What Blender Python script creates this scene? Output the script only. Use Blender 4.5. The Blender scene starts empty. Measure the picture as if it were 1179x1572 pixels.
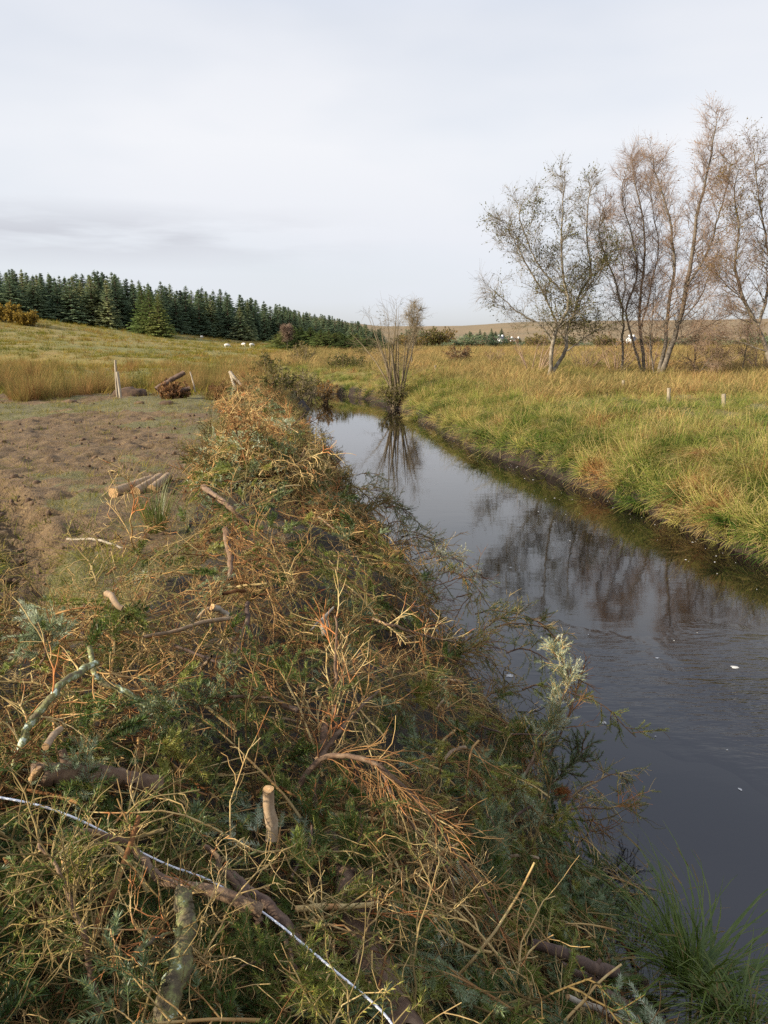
import bpy, math, random
import numpy as np
from mathutils import Vector, Matrix

# ------------------------------------------------------------------ camera, sky, sun
scn = bpy.context.scene
COL = scn.collection
F, CX, CY, HZ = 1178.0, 589.5, 786.0, 520.0
CAMZ = 3.2
PITCH = math.atan((CY - HZ) / F)
cam_d = bpy.data.cameras.new("camera"); cam = bpy.data.objects.new("camera", cam_d); COL.objects.link(cam)
cam_d.sensor_fit = 'VERTICAL'; cam_d.sensor_height = 36.0; cam_d.sensor_width = 27.0
cam_d.lens = 36.0 * F / 1572.0
cam_d.clip_start = 0.05; cam_d.clip_end = 9000.0
cam.location = (0, 0, CAMZ); cam.rotation_euler = (math.pi / 2 - PITCH, 0, 0)
scn.camera = cam
scn.view_settings.view_transform = 'Standard'; scn.view_settings.look = 'None'
scn.view_settings.exposure = 0.75; scn.view_settings.gamma = 1.0
cy = scn.cycles
cy.max_bounces = 5; cy.diffuse_bounces = 2; cy.glossy_bounces = 3; cy.transmission_bounces = 3
cy.transparent_max_bounces = 4; cy.volume_bounces = 0
cy.use_denoising = False
cy.caustics_reflective = False; cy.caustics_refractive = False

SUN_AZ = math.radians(-112)      # clockwise from +Y, so left and a little behind the camera
SUN_EL = math.radians(24)
sun_dir = Vector((math.sin(SUN_AZ) * math.cos(SUN_EL), math.cos(SUN_AZ) * math.cos(SUN_EL), math.sin(SUN_EL)))
sd = bpy.data.lights.new("sun", 'SUN'); sd.energy = 5.0; sd.angle = math.radians(0.6); sd.color = (1.0, 0.90, 0.74)
so = bpy.data.objects.new("sun", sd); COL.objects.link(so)
so.rotation_euler = sun_dir.to_track_quat('Z', 'Y').to_euler(); so.location = (-30, -10, 30)

world = bpy.data.worlds.new("World"); scn.world = world; world.use_nodes = True
nt = world.node_tree; N = nt.nodes; Lk = nt.links
for n in list(N): N.remove(n)
def nd(t, **kw):
    n = N.new(t)
    for k, v in kw.items(): setattr(n, k, v)
    return n
out = nd('ShaderNodeOutputWorld'); bg = nd('ShaderNodeBackground'); Lk.new(bg.outputs[0], out.inputs[0])
bg.inputs[1].default_value = 0.10
sky = nd('ShaderNodeTexSky', sky_type='NISHITA'); sky.sun_disc = False
sky.sun_elevation = SUN_EL; sky.sun_rotation = SUN_AZ; sky.air_density = 1.0; sky.dust_density = 1.5; sky.ozone_density = 1.0
tc = nd('ShaderNodeTexCoord'); sep = nd('ShaderNodeSeparateXYZ'); Lk.new(tc.outputs['Generated'], sep.inputs[0])
def mth(op, a, b=None, c=None, clamp=False):
    n = nd('ShaderNodeMath', operation=op); n.use_clamp = clamp
    for i, v in enumerate((a, b, c)):
        if v is None: continue
        if hasattr(v, 'links'): Lk.new(v, n.inputs[i])
        else: n.inputs[i].default_value = v
    return n.outputs[0]
def mixc(f, a, b):
    n = nd('ShaderNodeMix', data_type='RGBA')
    for s, v in ((0, f), (6, a), (7, b)):
        if hasattr(v, 'links'): Lk.new(v, n.inputs[s])
        else: n.inputs[s].default_value = v
    return n.outputs[2]
mp = nd('ShaderNodeMapping'); Lk.new(tc.outputs['Generated'], mp.inputs[0]); mp.inputs['Scale'].default_value = (1.0, 1.0, 3.2)
n1 = nd('ShaderNodeTexNoise'); Lk.new(mp.outputs[0], n1.inputs['Vector']); n1.inputs['Scale'].default_value = 1.6; n1.inputs['Detail'].default_value = 4; n1.inputs['Roughness'].default_value = 0.5
mp2 = nd('ShaderNodeMapping'); Lk.new(tc.outputs['Generated'], mp2.inputs[0]); mp2.inputs['Scale'].default_value = (2.2, 2.2, 17.0); mp2.inputs['Location'].default_value = (3.1, 0.4, 1.2)
n2 = nd('ShaderNodeTexNoise'); Lk.new(mp2.outputs[0], n2.inputs['Vector']); n2.inputs['Scale'].default_value = 2.0; n2.inputs['Detail'].default_value = 5; n2.inputs['Roughness'].default_value = 0.55
zz = sep.outputs[2]; xx = sep.outputs[0]
# thin high cloud: nearly white veil over the blue, thinner near the horizon
veil = mth('MULTIPLY_ADD', n1.outputs[0], 0.9, 0.40, clamp=True)
low = mth('SUBTRACT', 1.0, mth('DIVIDE', mth('ABSOLUTE', zz), 0.045), clamp=True)       # clear pale strip at the horizon
veil = mth('SUBTRACT', veil, mth('MULTIPLY', low, 0.35), clamp=True)
bright = mth('MULTIPLY', mth('SUBTRACT', 1.0, mth('DIVIDE', mth('ABSOLUTE', mth('SUBTRACT', zz, 0.22)), 0.30), clamp=True), 1.0)
ccol = mixc(bright, (4.25, 4.5, 5.05, 1), (5.35, 5.45, 5.7, 1))
up_ = mth('MULTIPLY', mth('SUBTRACT', zz, 0.34), 3.2, clamp=True)
ccol = mixc(up_, ccol, (5.2, 5.7, 7.2, 1))
skyc = mixc(veil, sky.outputs[0], ccol)
# grey stratus low on the left
band = mth('SUBTRACT', 1.0, mth('DIVIDE', mth('ABSOLUTE', mth('SUBTRACT', zz, 0.118)), 0.040), clamp=True)
azm = mth('MULTIPLY', mth('SUBTRACT', 0.02, xx), 3.2, clamp=True)
gr = mth('MULTIPLY', mth('MULTIPLY', band, azm), mth('MULTIPLY', mth('SUBTRACT', n2.outputs[0], 0.36), 5.5, clamp=True))
skyc = mixc(mth('MULTIPLY', gr, 0.62, clamp=True), skyc, (3.2, 3.25, 3.6, 1))
Lk.new(skyc, bg.inputs[0])

# ------------------------------------------------------------------ numeric helpers
rng = np.random.default_rng(11)
cp, sp = math.cos(PITCH), math.sin(PITCH)
def ray(px, py):
    u = (px - CX) / F; v = (CY - py) / F
    d = np.array([u, cp + v * sp, -sp + v * cp]); return d / np.linalg.norm(d)
def at_depth(px, py, y):                 # world point on that line of sight, y metres ahead
    d = ray(px, py); return np.array([0, 0, CAMZ]) + d * (y / d[1])
def at_z(px, py, z):
    d = ray(px, py); return np.array([0, 0, CAMZ]) + d * ((z - CAMZ) / d[2])

def _hash(ix, iy, s):
    h = (ix.astype(np.int64) * 374761393 + iy.astype(np.int64) * 668265263 + s * 974711) & 0xffffffff
    h = ((h ^ (h >> 13)) * 1274126177) & 0xffffffff
    h = (h ^ (h >> 16)) & 0xffffffff
    return h / 4294967295.0
def vnoise(x, y, s=0):
    x = np.asarray(x, float); y = np.asarray(y, float)
    ix = np.floor(x); iy = np.floor(y); fx = x - ix; fy = y - iy
    fx = fx * fx * (3 - 2 * fx); fy = fy * fy * (3 - 2 * fy)
    a = _hash(ix, iy, s); b = _hash(ix + 1, iy, s); c = _hash(ix, iy + 1, s); d = _hash(ix + 1, iy + 1, s)
    return (a * (1 - fx) + b * fx) * (1 - fy) + (c * (1 - fx) + d * fx) * fy
def fbm(x, y, s=0, o=4):
    r = 0; a = 0.5; t = 0
    for i in range(o):
        r = r + a * vnoise(np.asarray(x) * 2 ** i + 17.3 * i, np.asarray(y) * 2 ** i - 9.1 * i, s + i); t += a; a *= 0.5
    return r / t
def sstep(a, b, x):
    t = np.clip((np.asarray(x, float) - a) / (b - a), 0, 1); return t * t * (3 - 2 * t)

# ------------------------------------------------------------------ the river and the lie of the land
RY = [-20, -8, 0, 3, 5, 6.5, 8.5, 11, 14, 17.5, 22, 29, 36, 41, 44]
RL = [3.2, 2.3, 1.5, 1.15, 1.1, 1.0, 0.45, 0.05, -0.5, -1.2, -2.1, -2.95, -3.5, -4.2, -5.0]
RR = [11, 9.5, 8.3, 7.6, 7.0, 6.6, 6.1, 5.5, 4.9, 4.2, 2.75, 1.75, 0.65, -0.7, -1.9]
cl = [((l + r) / 2, y, (r - l) / 2) for y, l, r in zip(RY, RL, RR)] + [(-5.5, 47.0, 1.7), (-9, 50, 1.8), (-16, 53, 2), (-30, 56, 2), (-60, 60, 2)]
cl = np.array(cl)
def river_sd(x, y):
    """distance outside the waterline (negative = in the water) and side (+1 right, -1 left)"""
    x = np.asarray(x, float); y = np.asarray(y, float)
    best = np.full(x.shape, 1e9); side = np.ones(x.shape)
    for i in range(len(cl) - 1):
        ax, ay, aw = cl[i]; bx, by, bw = cl[i + 1]
        dx, dy = bx - ax, by - ay; L2 = dx * dx + dy * dy
        t = np.clip(((x - ax) * dx + (y - ay) * dy) / L2, 0, 1)
        ex = x - (ax + t * dx); ey = y - (ay + t * dy)
        d = np.hypot(ex, ey) - (aw + (bw - aw) * t)
        sgn = np.where((dx * ey - dy * ex) > 0, -1.0, 1.0)
        m = d < best; best = np.where(m, d, best); side = np.where(m, sgn, side)
    return best, side
def ground(x, y, detail=True):
    x = np.asarray(x, float); y = np.asarray(y, float)
    s, side = river_sd(x, y)
    s = s + 0.35 * (fbm(x * 0.9, y * 0.9, 5, 3) - 0.5) * np.where(side > 0, 1.2, 0.7)
    zr = np.interp(s, [-1.2, -0.3, -0.06, 0.04, 0.12, 0.5, 1.3, 2.6, 5, 14], [-0.8, -0.5, -0.25, 0.22, 0.38, 0.60, 0.92, 1.12, 1.28, 1.33])
    zl = np.interp(s, [-1.2, -0.3, 0.0, 0.4, 1.2, 2.0, 3.0], [-0.8, -0.3, 0.0, 0.4, 1.1, 1.42, 1.5])
    z = np.where(side > 0, zr, zl)
    z = z + np.where(side > 0, 1, 0) * sstep(0.3, 1.5, s) * (fbm(x * 0.9, y * 0.9, 66, 3) - 0.45) * 0.45 * (1 - sstep(60, 90, y))
    far = sstep(3, 8, s)
    # left hillside
    rise = np.power(np.clip((-x - 12) / 63.0, 0, 4), 1.3) * 7.0
    rise = np.minimum(rise, 14) * sstep(22, 120, y)
    z = z + rise * far
    # hollow and swell of the rough ground
    z = z + far * sstep(26, 45, y) * (fbm(x * 0.07, y * 0.07, 31, 3) - 0.5) * 1.1
    # the moor in the distance
    z = z + 30.0 * sstep(450, 1700, y + 0.25 * x) * (0.8 + 0.35 * fbm(x / 900.0, y / 900.0, 41, 3)) - 1.5 * sstep(90, 350, y) * sstep(-40, 20, x)
    z = z + 9 * sstep(350, 700, y) * sstep(80, 260, x - 0.02 * y) * (0.5 + 0.5 * fbm(x / 300.0, y / 300.0, 44, 2))
    if detail:
        lf = np.where(side < 0, 1.0, 0) * sstep(2.5, 3.6, s) * (1 - sstep(22, 26, y))
        md = mud_mask(x, y)
        z = z + lf * ((fbm(x * 1.1, y * 1.1, 7, 3) - 0.5) * 0.14 + md * (fbm(x * 5, y * 4, 8, 4) - 0.5) * 0.15 + (fbm(x * 9, y * 9, 12, 2) - 0.5) * 0.03)
        # wheel ruts curving out of the field past the heap, with tread bars
        for off in (0.0, -1.7):
            cxr = -2.05 + off - 0.42 * (y - 4.2) - 0.03 * (y - 4.2) ** 2
            d = np.abs(x - cxr)
            w = (1 - sstep(0.16, 0.34, d)) * lf * sstep(2.5, 3.5, y) * (1 - sstep(13, 16, y))
            z = z - w * (0.05 + 0.08 * (np.sin(y * 29 + (x - cxr) * 14) > 0.1))
            z = z + np.exp(-((d - 0.38) / 0.1) ** 2) * 0.05 * lf * sstep(2.5, 3.5, y) * (1 - sstep(13, 16, y)) * vnoise(x * 6, y * 6, 3)
        z = z + far * (1 - lf) * (fbm(x * 0.8, y * 0.8, 61, 3) - 0.5) * 0.28 * (1 - sstep(60, 140, y))
    return z
def mud_mask(x, y):
    m = fbm(x * 0.45, y * 0.45, 21, 4)
    core = np.exp(-(((x + 7.2) / 4.6) ** 2 + ((y - 13.5) / 5.2) ** 2))
    core2 = np.exp(-(((x + 13) / 5) ** 2 + ((y - 25) / 4.5) ** 2))
    rut = 0
    for off in (0.0, -1.7):
        cxr = -2.05 + off - 0.42 * (y - 4.2) - 0.03 * (y - 4.2) ** 2
        rut = np.maximum(rut, np.exp(-((x - cxr) / 0.38) ** 2) * sstep(3, 4, y) * (1 - sstep(14, 17, y)))
    core = np.maximum(core, 0.8 * np.exp(-(((x + 4.8) / 2.0) ** 2 + ((y - 9) / 2.4) ** 2)))
    v = (m - 0.5) * 3.0 + (fbm(x * 2.2, y * 1.6, 29, 3) - 0.5) * 1.6 + core * 0.75 + core2 * 0.6 + rut * 0.65 - 0.08
    v = v - 1.0 * np.exp(-((y - 19.8 - 0.04 * x) / 1.1) ** 2) * sstep(-9.5, -6.5, x)
    return sstep(0.0, 0.5, v) * (1 - sstep(24, 30, y))
def pile(x, y):
    """top of the brash heap along the left bank"""
    x = np.asarray(x, float); y = np.asarray(y, float)
    s, side = river_sd(x, y)
    s = np.where(side > 0, 9, s)
    s = (s - 0.30 - 0.12 * sstep(5, 9, y)) / (1 - 0.17 * sstep(2.5, 5, y) - 0.17 * sstep(6, 13, y)) + (fbm(x * 0.8, y * 0.8, 71, 3) - 0.5) * 0.8
    s = s + 0.42 * sstep(2.3, 3.8, y) * (1 - sstep(12, 16, y)) * sstep(1.2, 2.2, s)
    s = np.where(s > 1.9, 1.9 + (s - 1.9) * (1 - 0.6 * (1 - sstep(2, 6, y))), s)
    z = np.interp(s, [-0.5, -0.3, 0.05, 0.4, 0.9, 1.4, 2.0, 2.5, 2.95, 3.3], [-0.3, 0.12, 0.45, 0.85, 1.32, 1.68, 1.86, 1.78, 1.55, 1.2])
    z = z + (fbm(x * 1.7, y * 1.7, 77, 4) - 0.5) * 0.8 * sstep(-0.4, 0.6, s) * (1 - sstep(2.8, 3.3, s))
    s0 = river_sd(x, y)[0]
    z = np.maximum(z, np.where((s0 > 0.1) & (s < 2.9), ground(x, y, False) + 0.22 + 0.25 * fbm(x * 2, y * 2, 79, 2), -3))
    return np.where((s > -0.5) & (s < 3.3) & (y < 33), z - 0.5 * sstep(26, 33, y), -2.0)
def top(x, y):
    return np.maximum(ground(x, y, False), pile(x, y))
def hit(px, py, lift=0.0, fn=None):
    fn = fn or top; d = ray(px, py); o = np.array([0, 0, CAMZ]); t = 0.8
    T = np.arange(0.8, 60, 0.02); Pp = o + T[:, None] * d
    zz_ = np.maximum(fn(Pp[:, 0], Pp[:, 1]), 0.0) + lift
    k = np.argmax(Pp[:, 2] < zz_)
    return Pp[k]

# ------------------------------------------------------------------ mesh helpers
class MB:
    def __init__(s): s.v = []; s.f3 = []; s.f4 = []; s.m3 = []; s.m4 = []; s.n = 0
    def add(s, v, f, mi=0):
        v = np.asarray(v, float).reshape(-1, 3); f = np.asarray(f, int)
        if len(f) == 0: return
        s.v.append(v)
        if f.shape[1] == 3: s.f3.append(f + s.n); s.m3.append(np.full(len(f), mi))
        else: s.f4.append(f + s.n); s.m4.append(np.full(len(f), mi))
        s.n += len(v)
    def mesh(s, name, mats, smooth=True):
        me = bpy.data.meshes.new(name)
        v = np.concatenate(s.v)
        f3 = np.concatenate(s.f3) if s.f3 else np.zeros((0, 3), int); f4 = np.concatenate(s.f4) if s.f4 else np.zeros((0, 4), int)
        me.vertices.add(len(v)); me.vertices.foreach_set('co', v.astype(np.float32).ravel())
        li = np.concatenate([f3.ravel(), f4.ravel()]).astype(np.int32)
        me.loops.add(len(li)); me.loops.foreach_set('vertex_index', li)
        ls = np.concatenate([np.arange(len(f3)) * 3, len(f3) * 3 + np.arange(len(f4)) * 4]).astype(np.int32)
        me.polygons.add(len(ls)); me.polygons.foreach_set('loop_start', ls)
        mi = np.concatenate((s.m3 if s.m3 else []) + (s.m4 if s.m4 else [])).astype(np.int32)
        me.polygons.foreach_set('material_index', mi)
        me.update(calc_edges=True)
        if smooth: me.polygons.foreach_set('use_smooth', np.ones(len(ls), bool))
        for m in (mats if isinstance(mats, (list, tuple)) else [mats]): me.materials.append(m)
        return me
def norm(a): return a / np.maximum(np.linalg.norm(a, axis=-1, keepdims=True), 1e-9)
def tubes(mb, P, R, sides=3, mi=0, cap=False):
    P = np.asarray(P, float); R = np.asarray(R, float)
    if P.ndim == 2: P = P[None]; R = R[None]
    n, k, _ = P.shape
    if n == 0: return
    T = norm(np.gradient(P, axis=1))
    ref = np.where(np.abs(T[:, :1, 2:3]) > 0.9, np.array([1.0, 0, 0]), np.array([0, 0, 1.0])) + np.zeros_like(T)
    A = norm(np.cross(T, ref)); B = np.cross(T, A)
    an = np.arange(sides) * 2 * np.pi / sides
    V = P[:, :, None] + R[:, :, None, None] * (A[:, :, None] * np.cos(an)[:, None] + B[:, :, None] * np.sin(an)[:, None])
    idx = np.arange(n * k * sides).reshape(n, k, sides)
    a = idx[:, :-1]; b = np.roll(a, -1, axis=2); c = np.roll(idx[:, 1:], -1, axis=2); d = idx[:, 1:]
    mb.add(V, np.stack([a, b, c, d], -1).reshape(-1, 4), mi)
    if cap:
        for e in (0, k - 1):
            for i in range(n):
                ctr = P[i, e]; vv = np.vstack([V[i, e], ctr[None]])
                f = [(j, (j + 1) % sides, sides) if e else ((j + 1) % sides, j, sides) for j in range(sides)]
                mb.add(vv, f, cap if isinstance(cap, int) and cap is not True else mi)
def ribbons(mb, P, W, mi=0, side=None):
    n, k, _ = P.shape
    if n == 0: return
    if side is None:
        D = P[:, -1] - P[:, 0]; side = norm(np.cross(D, rng.normal(size=(n, 3))))
    S = side[:, None] * W[:, :, None]
    V = np.stack([P - S, P + S], 2)
    idx = np.arange(n * k * 2).reshape(n, k, 2)
    f = np.stack([idx[:, :-1, 0], idx[:, :-1, 1], idx[:, 1:, 1], idx[:, 1:, 0]], -1).reshape(-1, 4)
    mb.add(V, f, mi)
def needles(mb, O, D, Ln, w, mi=0):
    n = len(O)
    if n == 0: return
    S = norm(np.cross(D, rng.normal(size=(n, 3)))) * w
    V = np.stack([O - S, O + S, O + D * np.asarray(Ln).reshape(-1, 1)], 1)
    mb.add(V, np.arange(n * 3).reshape(n, 3), mi)
def quads(mb, C, A, B, mi=0):
    n = len(C)
    if n == 0: return
    V = np.stack([C - A * 0.2, C + A * 0.5 - B, C + A * 1.2, C + A * 0.5 + B], 1)
    mb.add(V, np.arange(n * 4).reshape(n, 4), mi)
def grow(O, D, L, k, wob=0.2, bend=(0, 0, 0), r=rng):
    """random-walk polylines: origin, start direction, length, k points"""
    O = np.asarray(O, float); D = norm(np.asarray(D, float)); n = len(O); L = np.asarray(L, float).reshape(-1, 1)
    P = np.zeros((n, k, 3)); P[:, 0] = O; d = D.copy(); drift = r.normal(size=(n, 3)) * wob
    bend = np.asarray(bend, float)
    for i in range(1, k):
        d = norm(d + drift * 0.5 + r.normal(size=(n, 3)) * wob + bend)
        P[:, i] = P[:, i - 1] + d * L / (k - 1)
    return P
def sample(P, n_child, t0=0.15, t1=1.0, r=rng, jitter=True):
    """children positions/tangents along each polyline -> arrays flattened, parent index, t"""
    n, k, _ = P.shape
    t = t0 + (t1 - t0) * (np.arange(n_child)[None] + (r.random((n, n_child)) if jitter else 0.5)) / n_child
    u = t * (k - 1); i = np.minimum(u.astype(int), k - 2); f = (u - i)[..., None]
    a = np.take_along_axis(P, np.repeat(i[..., None], 3, -1), 1); b = np.take_along_axis(P, np.repeat((i + 1)[..., None], 3, -1), 1)
    pos = a * (1 - f) + b * f; tan = norm(b - a)
    return pos.reshape(-1, 3), tan.reshape(-1, 3), np.repeat(np.arange(n), n_child), t.ravel()
def splay(T, ang, r=rng, az=None, ref=None):
    n = len(T); rv = r.normal(size=(n, 3)) if ref is None else ref
    A = norm(np.cross(T, rv)); 
    ang = np.asarray(ang).reshape(-1, 1)
    return norm(T * np.cos(ang) + A * np.sin(ang))
def taper(n, k, r0, r1):
    r0 = np.broadcast_to(np.asarray(r0, float).reshape(-1, 1), (n, 1)); r1 = np.broadcast_to(np.asarray(r1, float).reshape(-1, 1), (n, 1))
    return r0 + (r1 - r0) * np.linspace(0, 1, k)[None]
def smooth_path(pts, k=24):
    pts = np.asarray(pts, float); n = len(pts)
    if n == 2: return pts[0] + (pts[1] - pts[0]) * np.linspace(0, 1, k)[:, None]
    pp = np.vstack([2 * pts[0] - pts[1], pts, 2 * pts[-1] - pts[-2]]); out_ = []
    for u in np.linspace(0, n - 1 - 1e-6, k):
        i = int(u); t = u - i; a, b, c, d = pp[i:i + 4]
        out_.append(0.5 * ((2 * b) + (-a + c) * t + (2 * a - 5 * b + 4 * c - d) * t * t + (-a + 3 * b - 3 * c + d) * t ** 3))
    return np.array(out_)

def tag(o, label=None, cat=None, group=None, kind=None):
    if label: o['label'] = label
    if cat: o['category'] = cat
    if group: o['group'] = group
    if kind: o['kind'] = kind
    return o
def obj(name, me, parent=None, loc=None, col=None):
    o = bpy.data.objects.new(name, me); (col or COL).objects.link(o)
    if parent is not None: o.parent = parent
    if loc is not None: o.location = loc
    return o
def thing(name, label, cat, loc=(0, 0, 0), rot=(0, 0, 0), group=None, scale=1.0):
    o = bpy.data.objects.new(name, None); COL.objects.link(o); o.empty_display_size = 0.2
    o.location = loc; o.rotation_euler = rot; o.scale = (scale,) * 3 if not hasattr(scale, '__len__') else scale
    return tag(o, label, cat, group)

# ------------------------------------------------------------------ materials
def new_mat(name):
    m = bpy.data.materials.new(name); m.use_nodes = True
    t = m.node_tree
    for n in list(t.nodes): t.nodes.remove(n)
    return m, t
def node(t, ty, **kw):
    n = t.nodes.new(ty)
    for k, v in kw.items(): setattr(n, k, v)
    return n
def lin(t, a, b): t.links.new(a, b)
def tmath(t, op, a, b=None, c=None, clamp=False):
    n = node(t, 'ShaderNodeMath', operation=op); n.use_clamp = clamp
    for i, v in enumerate((a, b, c)):
        if v is None: continue
        if hasattr(v, 'links'): lin(t, v, n.inputs[i])
        else: n.inputs[i].default_value = v
    return n.outputs[0]
def tnoise(t, vec, scale, detail=3, rough=0.5, loc=None, dims=None):
    if dims:
        mp_ = node(t, 'ShaderNodeMapping'); lin(t, vec, mp_.inputs[0]); mp_.inputs['Scale'].default_value = dims; vec = mp_.outputs[0]
    if loc:
        mp_ = node(t, 'ShaderNodeMapping'); lin(t, vec, mp_.inputs[0]); mp_.inputs['Location'].default_value = loc; vec = mp_.outputs[0]
    n = node(t, 'ShaderNodeTexNoise'); lin(t, vec, n.inputs['Vector'])
    n.inputs['Scale'].default_value = scale; n.inputs['Detail'].default_value = detail; n.inputs['Roughness'].default_value = rough
    return n.outputs[0]
def ramp(t, fac, stops):
    n = node(t, 'ShaderNodeValToRGB'); e = n.color_ramp.elements
    while len(e) < len(stops): e.new(0.5)
    for i, (p, c) in enumerate(stops): e[i].position = p; e[i].color = (*c, 1)
    lin(t, fac, n.inputs[0]); return n.outputs[0]
def tmix(t, f, a, b, blend='MIX'):
    n = node(t, 'ShaderNodeMix', data_type='RGBA'); n.blend_type = blend
    for s, v in ((0, f), (6, a), (7, b)):
        if hasattr(v, 'links'): lin(t, v, n.inputs[s])
        else: n.inputs[s].default_value = v if s == 0 else (*v, 1)
    return n.outputs[2]
def mat_leafy(name, stops, scale=0.6, wn=0.8, wr=0.5, trans=0.3, loc=None, detail=3, gloss=0.0):
    """colour from a world-position patch noise plus a per-object random"""
    m, t = new_mat(name)
    g = node(t, 'ShaderNodeNewGeometry'); oi = node(t, 'ShaderNodeObjectInfo')
    nz = tnoise(t, g.outputs['Position'], scale, detail, 0.6, loc)
    f = tmath(t, 'ADD', tmath(t, 'MULTIPLY', tmath(t, 'SUBTRACT', nz, 0.5), wn * 2.0), tmath(t, 'MULTIPLY', tmath(t, 'SUBTRACT', oi.outputs['Random'], 0.5), wr))
    f = tmath(t, 'ADD', f, 0.5, clamp=True)
    c = ramp(t, f, stops)
    o = node(t, 'ShaderNodeOutputMaterial'); d = node(t, 'ShaderNodeBsdfDiffuse'); lin(t, c, d.inputs[0])
    tr = node(t, 'ShaderNodeBsdfTranslucent'); lin(t, c, tr.inputs[0])
    mx = node(t, 'ShaderNodeMixShader'); mx.inputs[0].default_value = trans
    lin(t, d.outputs[0], mx.inputs[1]); lin(t, tr.outputs[0], mx.inputs[2]); res = mx.outputs[0]
    if gloss:
        gl = node(t, 'ShaderNodeBsdfGlossy'); gl.inputs['Roughness'].default_value = 0.45; m2 = node(t, 'ShaderNodeMixShader'); m2.inputs[0].default_value = gloss
        lin(t, res, m2.inputs[1]); lin(t, gl.outputs[0], m2.inputs[2]); res = m2.outputs[0]
    lin(t, res, o.inputs[0]); return m
def mat_bark(name, stops, scale=14, stretch=(1, 1, 1), bump=0.4, rnd=0.25, rough=0.85, use_obj=False):
    m, t = new_mat(name)
    g = node(t, 'ShaderNodeNewGeometry'); oi = node(t, 'ShaderNodeObjectInfo'); tco = node(t, 'ShaderNodeTexCoord')
    v = tco.outputs['Object'] if use_obj else g.outputs['Position']
    nz = tnoise(t, v, scale, 5, 0.65, dims=stretch)
    f = tmath(t, 'ADD', tmath(t, 'MULTIPLY_ADD', nz, 1.8, -0.4), tmath(t, 'MULTIPLY', tmath(t, 'SUBTRACT', oi.outputs['Random'], 0.5), rnd), clamp=True)
    c = ramp(t, f, stops)
    b = node(t, 'ShaderNodeBsdfPrincipled'); lin(t, c, b.inputs['Base Color']); b.inputs['Roughness'].default_value = rough
    if bump:
        bp = node(t, 'ShaderNodeBump'); bp.inputs['Strength'].default_value = bump; bp.inputs['Distance'].default_value = 0.01
        lin(t, nz, bp.inputs['Height']); lin(t, bp.outputs[0], b.inputs['Normal'])
    o = node(t, 'ShaderNodeOutputMaterial'); lin(t, b.outputs[0], o.inputs[0]); return m
def mat_plain(name, c, rough=0.8, var=0.15, scale=6):
    return mat_bark(name, [(0.0, tuple(x * (1 - var) for x in c)), (1.0, tuple(min(1, x * (1 + var)) for x in c))], scale, bump=0.15, rough=rough)

M = {}
M['grass'] = mat_leafy('bank_grass', [(0.0, (0.055, 0.11, 0.02)), (0.25, (0.15, 0.20, 0.036)), (0.45, (0.29, 0.29, 0.065)), (0.65, (0.46, 0.38, 0.12)), (0.85, (0.50, 0.36, 0.15)), (1.0, (0.32, 0.16, 0.06))], 0.8, 1.15, 0.85, 0.35)
M['moor_grass'] = mat_leafy('moor_grass', [(0.0, (0.12, 0.13, 0.04)), (0.3, (0.28, 0.22, 0.08)), (0.6, (0.44, 0.31, 0.12)), (1.0, (0.34, 0.19, 0.075))], 0.16, 0.9, 0.7, 0.3)
M['hill_grass'] = mat_leafy('hill_grass', [(0.0, (0.10, 0.12, 0.02)), (0.35, (0.21, 0.19, 0.032)), (0.65, (0.31, 0.22, 0.05)), (1.0, (0.24, 0.13, 0.05))], 0.12, 1.0, 0.7, 0.3, loc=(4, 9, 0))
M['short_grass'] = mat_leafy('short_grass', [(0.0, (0.10, 0.115, 0.018)), (0.5, (0.22, 0.20, 0.036)), (0.8, (0.34, 0.255, 0.07)), (1.0, (0.25, 0.16, 0.07))], 0.9, 0.8, 0.8, 0.3)
M['straw'] = mat_leafy('straw', [(0.0, (0.30, 0.22, 0.09)), (1.0, (0.50, 0.38, 0.18))], 4, 0.9, 0.5, 0.3)
M['rush'] = mat_leafy('rush_blades', [(0.0, (0.045, 0.08, 0.012)), (0.5, (0.11, 0.15, 0.022)), (0.8, (0.17, 0.18, 0.05)), (1.0, (0.26, 0.18, 0.07))], 9, 0.9, 0.3, 0.25, gloss=0.03)
M['rush_tip'] = mat_leafy('rush_tips', [(0.0, (0.16, 0.12, 0.05)), (1.0, (0.34, 0.22, 0.09))], 9, 0.9, 0.3, 0.2)
M['rushes_far'] = mat_leafy('far_rushes', [(0.0, (0.10, 0.11, 0.03)), (0.4, (0.24, 0.19, 0.06)), (0.7, (0.34, 0.21, 0.08)), (1.0, (0.26, 0.12, 0.045))], 0.3, 0.8, 0.7, 0.3)
M['needle_green'] = mat_leafy('green_needles', [(0.0, (0.045, 0.075, 0.018)), (0.4, (0.105, 0.15, 0.03)), (0.75, (0.21, 0.24, 0.045)), (1.0, (0.36, 0.32, 0.07))], 3.0, 0.7, 0.8, 0.22, gloss=0.03)
M['needle_silver'] = mat_leafy('silvery_needles', [(0.0, (0.08, 0.12, 0.04)), (0.45, (0.19, 0.24, 0.10)), (0.8, (0.38, 0.43, 0.25)), (1.0, (0.66, 0.68, 0.48))], 6.0, 0.7, 0.7, 0.2, gloss=0.05)
M['twig'] = mat_leafy('dead_twigs', [(0.0, (0.08, 0.038, 0.018)), (0.25, (0.21, 0.10, 0.042)), (0.5, (0.38, 0.22, 0.085)), (0.75, (0.52, 0.36, 0.15)), (0.9, (0.56, 0.42, 0.19)), (1.0, (0.46, 0.19, 0.07))], 3.5, 0.9, 0.9, 0.0)
M['twig_green'] = mat_leafy('mossy_twigs', [(0.0, (0.08, 0.052, 0.022)), (0.5, (0.20, 0.14, 0.055)), (1.0, (0.34, 0.25, 0.11))], 5, 0.9, 0.7, 0.0)
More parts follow.
